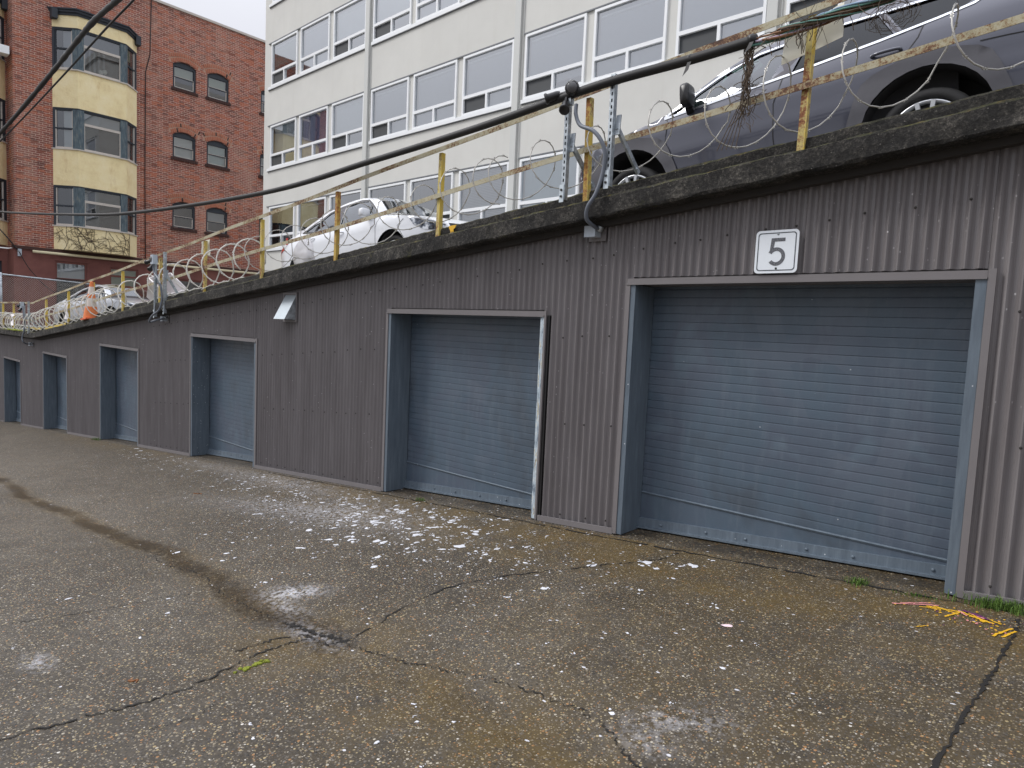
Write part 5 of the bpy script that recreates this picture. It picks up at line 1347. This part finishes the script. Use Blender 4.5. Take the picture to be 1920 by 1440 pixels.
def hanging_vine():
    rr = random.Random(33); m_ = MB()
    for k in range(26):
        x = -2.02 + rr.gauss(0, .014); P = []; z = 2.10; y = 4.61 + rr.gauss(0, .012); L = rr.uniform(.2, .52)
        n = 14
        for q in range(n):
            P.append((x + .02 * math.sin(q * .7 + k) + rr.uniform(-.006, .006), y + rr.uniform(-.006, .006), z - L * q / (n - 1)))
        m_.tube(P, rr.uniform(.0018, .005), 4, cap=False)
    for k in range(70):
        z = rr.choice((rr.uniform(1.55, 1.80), rr.uniform(1.6, 2.1))); p = Vector((-2.02 + rr.gauss(0, .03), 4.62, z)); d = Vector((rr.uniform(-1, 1), rr.uniform(-.5, .5), rr.uniform(-1, 1))).normalized(); P = [p]
        for q in range(rr.randint(2, 4)):
            d = (d + Vector((rr.uniform(-.6, .6), rr.uniform(-.5, .5), rr.uniform(-.6, .4)))).normalized(); p = p + d * rr.uniform(.02, .05); P.append(p)
        m_.tube(P, rr.choice((.001, .0015, .003)), 4, cap=False)
    for k in range(5):
        P = [(-2.03 - .012 * k, 4.62, 1.70)]
        for q in range(6): P.append((P[-1][0] - .008 - .004 * k, P[-1][1], P[-1][2] - .05))
        m_.tube(P, .003, 4, cap=False)
    tag(m_.build('dry_vine', 'twig', recalc=False), 'dry twig tuft hanging from the cable in front of the grey car window', 'dry vine')
    m2 = MB()
    for k in range(30):
        c = Vector((-1.15, 4.72, 2.10)); P = []; a = rr.uniform(0, 6); r_ = rr.uniform(.05, .16)
        for q in range(10): P.append(c + Vector((r_ * math.cos(a + q * .28) + rr.uniform(-.01, .01), rr.uniform(-.02, .02), r_ * .6 * math.sin(a + q * .28) + .02 * q * rr.uniform(-.2, .2))))
        m2.tube(P, .0014, 4, cap=False)
    tag(m2.build('dry_vine', 'twig', recalc=False), 'thin curl of dry vine in front of the rear window of the grey car', 'dry vine')
hanging_vine()

# ---------------------------------------------------------------- loose things on the roof edge
def sheet(pts, name, mat, label, cat, n=8, wob=.006, seed=1):
    rr = random.Random(seed); a, b, c, d = map(Vector, pts); vs = []
    nrm = (b - a).cross(d - a).normalized()
    for i in range(n + 1):
        for j in range(n + 1):
            u, v = i / n, j / n
            vs.append((a * (1 - u) + b * u) * (1 - v) + (d * (1 - u) + c * u) * v + nrm * (wob * (math.sin(u * 5 + seed) + math.sin(v * 7 + u * 3)) + rr.uniform(-.001, .001)))
    k = len(vs); vs2 = [v + nrm * .0015 for v in vs]; F = [(i * (n + 1) + j, (i + 1) * (n + 1) + j, (i + 1) * (n + 1) + j + 1, i * (n + 1) + j + 1) for i in range(n) for j in range(n)]
    m_ = MB(); m_.add(vs, F, 0, True); m_.add(vs2, [f[::-1] for f in F], 0, True)
    return tag(m_.build(name, mat, recalc=False), label, cat)
sheet([(-1.86, 4.80, 1.985), (-1.46, 4.80, 2.08), (-1.47, 4.80, 2.31), (-1.85, 4.80, 2.19)], 'paper_sheet', 'paper', 'cream paper sheet hanging behind the yellow post in front of the grey car', 'paper', seed=2)
sheet([(-11.68, 4.80, 1.09), (-11.30, 4.80, 1.06), (-11.32, 4.80, 1.33), (-11.66, 4.80, 1.31)], 'paper_sheet', 'paper', 'pale sheet fixed behind a yellow post against the brick wall', 'paper', seed=4)
sheet([(-19.30, 4.62, -.19), (-19.10, 4.62, -.19), (-19.06, 4.62, .20), (-19.26, 4.62, .22)], 'plastic_strip', 'plastic_white', 'white plastic strip caught upright in the dense razor wire', 'plastic', wob=.02, seed=5)
sheet([(-25.0, 4.60, -.48), (-24.75, 4.55, -.5), (-24.85, 4.60, -.16), (-25.1, 4.62, -.15)], 'plastic_strip', 'plastic_white', 'white plastic scrap caught in the far left razor wire', 'plastic', wob=.025, seed=6)
def tub():
    t = thing('plastic_tub', 'square white plastic tub tipped on its corner behind a strut', 'tub', (-14.0, 5.06, .21))
    m_ = MB(); n = 1
    R_ = Matrix.Rotation(math.radians(44), 3, 'Y') @ Matrix.Rotation(math.radians(24), 3, 'Z')
    c = Vector((-14.0, 5.06, .47)); A = [(-.20, -.20), (.20, -.20), (.20, .20), (-.20, .20)]; B_ = [(-.25, -.25), (.25, -.25), (.25, .25), (-.25, .25)]
    vs = [c + R_ @ Vector((x, y, -.24)) for x, y in A] + [c + R_ @ Vector((x, y, .24)) for x, y in B_] + [c + R_ @ Vector((x * .96, y * .96, .24)) for x, y in B_] + [c + R_ @ Vector((x * .95, y * .95, -.22)) for x, y in A]
    F = [(0, 1, 2, 3)] + [(i, (i + 1) % 4, 4 + (i + 1) % 4, 4 + i) for i in range(4)] + [(4 + i, 4 + (i + 1) % 4, 8 + (i + 1) % 4, 8 + i) for i in range(4)] + [(8 + i, 8 + (i + 1) % 4, 12 + (i + 1) % 4, 12 + i) for i in range(4)] + [(12, 13, 14, 15)]
    m_.add(vs, F); m_.build('tub_body', 'plastic_white', t)
    r_ = MB()
    for i in range(4):
        p, q = c + R_ @ Vector((*B_[i], .24)), c + R_ @ Vector((*B_[(i + 1) % 4], .24)); r_.tube([p, q], .014, 8)
    r_.build('rim', 'plastic_white', t)
tub()
def cone():
    x, y = -17.35, 4.66; z = 1.465 + S(x)
    t = thing('traffic_cone', 'faded orange traffic cone with pale bands leaning on the roof edge', 'cone', (x, y, z))
    ax = Vector((.10, .0, 1)).normalized(); c = Vector((x, y, z + .02))
    b = MB(); b.obox((x - .02, y, z + .012), (.20, 0, .018), (0, .15, 0), (0, 0, .016)); b.build('base', 'orange_base', t)
    m_ = MB()
    for k, (h0, h1) in enumerate(((.0, .28), (.28, .47), (.47, .56), (.56, .73), (.73, .84))):
        r = lambda h: .155 - .145 * h
        m_.lathe([(r(h0), h0 + .01), (r(h1), h1 + .01)], c, ax, 20, k % 2)
    m_.lathe([(.155 - .145 * .84, .85), (.015, .855), (0, .855)], c, ax, 20, 0)
    m_.build('cone_body', ['orange', 'cone_white'], t)
cone()
def bag():
    rr = random.Random(8); m_ = MB(); c = Vector((-8.72, 5.06, .86 + .0)); n, k = 18, 14; vs = []
    for i in range(k + 1):
        v = i / k; zz = .40 * (1 - v); wd = .20 * (math.sin(min(v * 1.1 + .12, 1) * math.pi * .62)) + .02
        for j in range(n):
            a = 2 * math.pi * j / n; w_ = wd * (1 + .16 * math.sin(3 * a + v * 5) + rr.uniform(-.07, .07))
            vs.append(c + Vector((w_ * math.cos(a) * 1.0, w_ * .5 * math.sin(a), zz - .04 + .02 * math.sin(5 * a))))
    m_.add(vs, [(i * n + j, i * n + (j + 1) % n, (i + 1) * n + (j + 1) % n, (i + 1) * n + j) for i in range(k) for j in range(n)] + [tuple(k * n + j for j in range(n))], 0, True)
    t = thing('plastic_bag', 'crumpled white plastic bag hanging from the mid rail by the tail of the white sedan', 'bag', (-8.72, 5.06, .82))
    m_.build('bag_body', 'bag', t)
    r_ = MB(); r_.box(-8.97, -8.92, 4.90, 4.905, 1.12, 1.22); r_.build('red_print', 'red', t)
bag()

# ---------------------------------------------------------------- marks, chips and plants on the ground
def blob(mb, x, y, r, rr, h=.004, n=9, ang=None, asp=1.0, m=0, zoff=.002):
    ang = rr.random() * 6 if ang is None else ang; P = []
    for k in range(n):
        a = 2 * math.pi * k / n; q = r * rr.uniform(.45, 1.25); u, v = q * math.cos(a), q * asp * math.sin(a)
        P.append((x + u * math.cos(ang) - v * math.sin(ang), y + u * math.sin(ang) + v * math.cos(ang)))
    z = lambda px, py: zg(px, py) + lz(px, py)
    c = (sum(p[0] for p in P) / n, sum(p[1] for p in P) / n)
    vs = [(px, py, z(px, py) + zoff) for px, py in P] + [(c[0] + (px - c[0]) * .8, c[1] + (py - c[1]) * .8, z(px, py) + zoff + h) for px, py in P] + [(c[0], c[1], z(*c) + zoff + h * 1.3)]
    mb.add(vs, [(k, (k + 1) % n, n + (k + 1) % n, n + k) for k in range(n)] + [(n + k, n + (k + 1) % n, 2 * n) for k in range(n)], m)
def lz(x, y):
    return sum(a * math.sin(x * kx + ph) * math.cos(y * ky + ph2) for a, kx, ky, ph, ph2 in [(.006, 1.3, 1.7, .3, 1), (.004, 2.9, 2.2, 2, .4), (.003, 5.1, 4.3, 1, 3)]) if y < 4.6 else 0
def flakes():
    rr = random.Random(14); mb = MB()
    def put(cx, cy, sx, sy, n, r0, r1):
        for _ in range(n):
            x, y = rr.gauss(cx, sx), rr.gauss(cy, sy)
            if y > 4.68 or x > -.5: continue
            r = r0 + (r1 - r0) * rr.random() ** 3
            blob(mb, x, y, r, rr, rr.uniform(.001, .003), rr.randint(7, 11), None, rr.uniform(.3, .9))
            for q in range(rr.randint(0, 3)): blob(mb, x + rr.gauss(0, r * 1.6), y + rr.gauss(0, r * 1.6), r * rr.uniform(.2, .5), rr, .002, 6)
    put(-4.85, 3.75, .75, .42, 135, .010, .058); put(-4.4, 4.25, .5, .25, 45, .010, .05); put(-3.4, 3.7, .45, .4, 34, .008, .040)
    put(-5.9, 4.1, .8, .38, 110, .008, .042); put(-7.6, 4.1, 1.1, .4, 90, .008, .04); put(-10.5, 4.3, 1.6, .3, 50, .010, .045); put(-13.5, 4.4, 1.6, .2, 22, .012, .05)
    put(-5.5, 2.9, 1.6, .5, 26, .010, .045); put(-2.4, 3.6, .8, .5, 26, .006, .022); put(-3.6, 1.5, 1.6, .6, 16, .006, .026); put(-1.8, 2.6, .8, .7, 14, .006, .02)
    put(-2.05, 4.45, .2, .1, 8, .02, .05)
    o = mb.build('paint_flakes', 'flake', recalc=False, kind='stuff'); tag(o, 'white flakes of peeled paint scattered over the concrete', 'paint flakes')
flakes()
def splatter():
    rr = random.Random(19); mb = MB()
    for (ax, ay, bx, by, w_, m) in ((-.80, 4.43, -.58, 4.55, .006, 1), (-.76, 4.47, -.60, 4.58, .005, 1), (-.63, 4.50, -.44, 4.52, .008, 0), (-.60, 4.53, -.47, 4.47, .007, 0), (-.50, 4.44, -.46, 4.53, .008, 0), (-.52, 4.39, -.50, 4.44, .006, 0), (-.44, 4.50, -.30, 4.44, .010, 0), (-.40, 4.49, -.34, 4.43, .011, 0), (-.46, 4.555, -.36, 4.50, .010, 2), (-.40, 4.54, -.33, 4.48, .008, 2), (-.43, 4.53, -.37, 4.475, .006, 0), (-.48, 4.535, -.43, 4.47, .005, 1), (-.35, 4.50, -.27, 4.46, .006, 0), (-.66, 4.47, -.56, 4.49, .005, 0), (-.41, 4.525, -.35, 4.49, .012, 1), (-.29, 4.26, -.22, 4.43, .008, 0), (-.25, 4.27, -.20, 4.40, .007, 0), (-.62, 4.15, -.57, 4.20, .004, 0)):
        n = 12; L = []
        for k in range(n + 1):
            t = k / n; x, y = ax + (bx - ax) * t + rr.uniform(-.004, .004), ay + (by - ay) * t + rr.uniform(-.004, .004); d = Vector((by - ay, ax - bx, 0)).normalized() * w_ * rr.uniform(.5, 1.3)
            L.append(((x + d.x, y + d.y), (x - d.x, y - d.y)))
        for k in range(n):
            q = [L[k][0], L[k][1], L[k + 1][1], L[k + 1][0]]; mb.add([(x, y, zg(x, y) + lz(x, y) + .005 + .0006 * m) for x, y in q], [(0, 1, 2, 3)], m)
    for k in range(90): blob(mb, rr.gauss(-.42, .15), rr.gauss(4.44, .07), rr.uniform(.003, .010), rr, .001, 7, None, .7, rr.choice((0, 0, 0, 1, 2)), .004)
    tag(mb.build('paint_splatter', ['paint_yellow', 'paint_pink', 'paint_purple'], recalc=False), 'splashes of yellow and pink paint on the concrete below the right door jamb', 'paint splatter')
    mb = MB(); blob(mb, -1.44, 3.56, .035, rr, .002, 6, .4, .6); tag(mb.build('paper_scrap', 'pinkpaper', recalc=False), 'small pale pink paper scrap alone on the concrete', 'paper')
    mb = MB()
    for k in range(3): blob(mb, -3.51 + .015 * k, 1.11 + .01 * k, .022, rr, .004, 7, .5 + k, .4)
    tag(mb.build('dead_leaf', 'leaf', recalc=False), 'curled brown leaf on the concrete in the left foreground', 'leaf')
    mb = MB()
    for k in range(4): blob(mb, -8.3 + .03 * k, 3.35 + .015 * k, .03, rr, .006, 7, k, .4)
    tag(mb.build('dead_leaf', 'leaf', recalc=False), 'brown leaf lying far off near the wet gutter', 'leaf')
    # yellow drips down the kerb
    mb = MB(); x0 = -5.20; zt = 1.585 + S(x0)
    zt -= .012; mb.prism([(x0 - .05, zt + .006), (x0 + .07, zt + .012), (x0 + .05, zt - .02), (x0 + .03, zt - .028), (x0 + .026, zt - .11), (x0 + .016, zt - .11), (x0 + .012, zt - .04), (x0 + .002, zt - .06), (x0 - .006, zt - .125), (x0 - .016, zt - .125), (x0 - .016, zt - .05), (x0 - .03, zt - .03)], 'y', 4.724, 4.729)
    tag(mb.build('paint_drip', 'paint_yellow'), 'yellow paint dripping down the dark kerb near the white sedan bonnet', 'paint drip')
splatter()
def grass(cx, cy, sx, sy, n, h, label, seed, rot=0):
    rr = random.Random(seed); mb = MB()
    for _ in range(n):
        u, v = rr.gauss(0, sx), rr.gauss(0, sy); x, y = cx + u * math.cos(rot) - v * math.sin(rot), cy + u * math.sin(rot) + v * math.cos(rot)
        y = min(y, 4.765)
        z = zg(x, y) + lz(x, y); a = rr.random() * 6.28; L = h * rr.uniform(.4, 1.15); w_ = rr.uniform(.0015, .0032); ln = rr.uniform(.2, .9)
        d = Vector((math.cos(a), math.sin(a) - .25, 0)); s_ = Vector((-d.y, d.x, 0)).normalized() * w_
        p0 = Vector((x, y, z)); p1 = p0 + d * L * .25 * ln + Vector((0, 0, L * .6)); p2 = p0 + d * L * .75 * ln + Vector((0, 0, L * (.95 - .4 * ln)))
        mb.add([p0 - s_, p0 + s_, p1 + s_ * .8, p1 - s_ * .8, p2], [(0, 1, 2, 3), (3, 2, 4)])
    tag(mb.build('grass_tuft', 'grass', recalc=False), label, 'grass', 'weeds along the foot of the wall')
grass(-.27, 4.72, .10, .035, 420, .085, 'largest green grass tuft at the foot of the wall beside the yellow paint', 1)
grass(-1.05, 4.70, .035, .03, 130, .05, 'small green weed under the big door', 2)
grass(-.72, 4.66, .06, .015, 60, .03, 'low line of weeds in the joint between the two tufts', 3)
grass(-5.55, 4.72, .05, .02, 60, .04, 'tiny weed before the second door', 4)
grass(-15.0 - 2.2, 4.70, .12, .04, 90, .08, 'small green weed at the wall near the fourth door', 5)
def moss():
    rr = random.Random(3); mb = MB()
    for k in range(24): blob(mb, -3.16 + rr.gauss(0, .012), 1.58 + rr.gauss(0, .05), rr.uniform(.006, .016), rr, .006, 8)
    tag(mb.build('moss_patch', 'moss_green', recalc=False), 'green moss in the concrete joint in the left foreground', 'moss')
    mb = MB()
    for k in range(70):
        x = rr.gauss(-24.4, .7); y = rr.uniform(4.56, 4.75); c = Vector((x, y, 1.465 + S(x) + .005)); r = rr.uniform(.03, .08)
        mb.lathe([(r, 0), (r * .8, r * .35), (r * .3, r * .5), (0, r * .5)], c, (0, 0, 1), 7)
    tag(mb.build('moss_patch', 'moss_green'), 'bright yellow green moss on the level roof edge at the far left', 'moss')
moss()
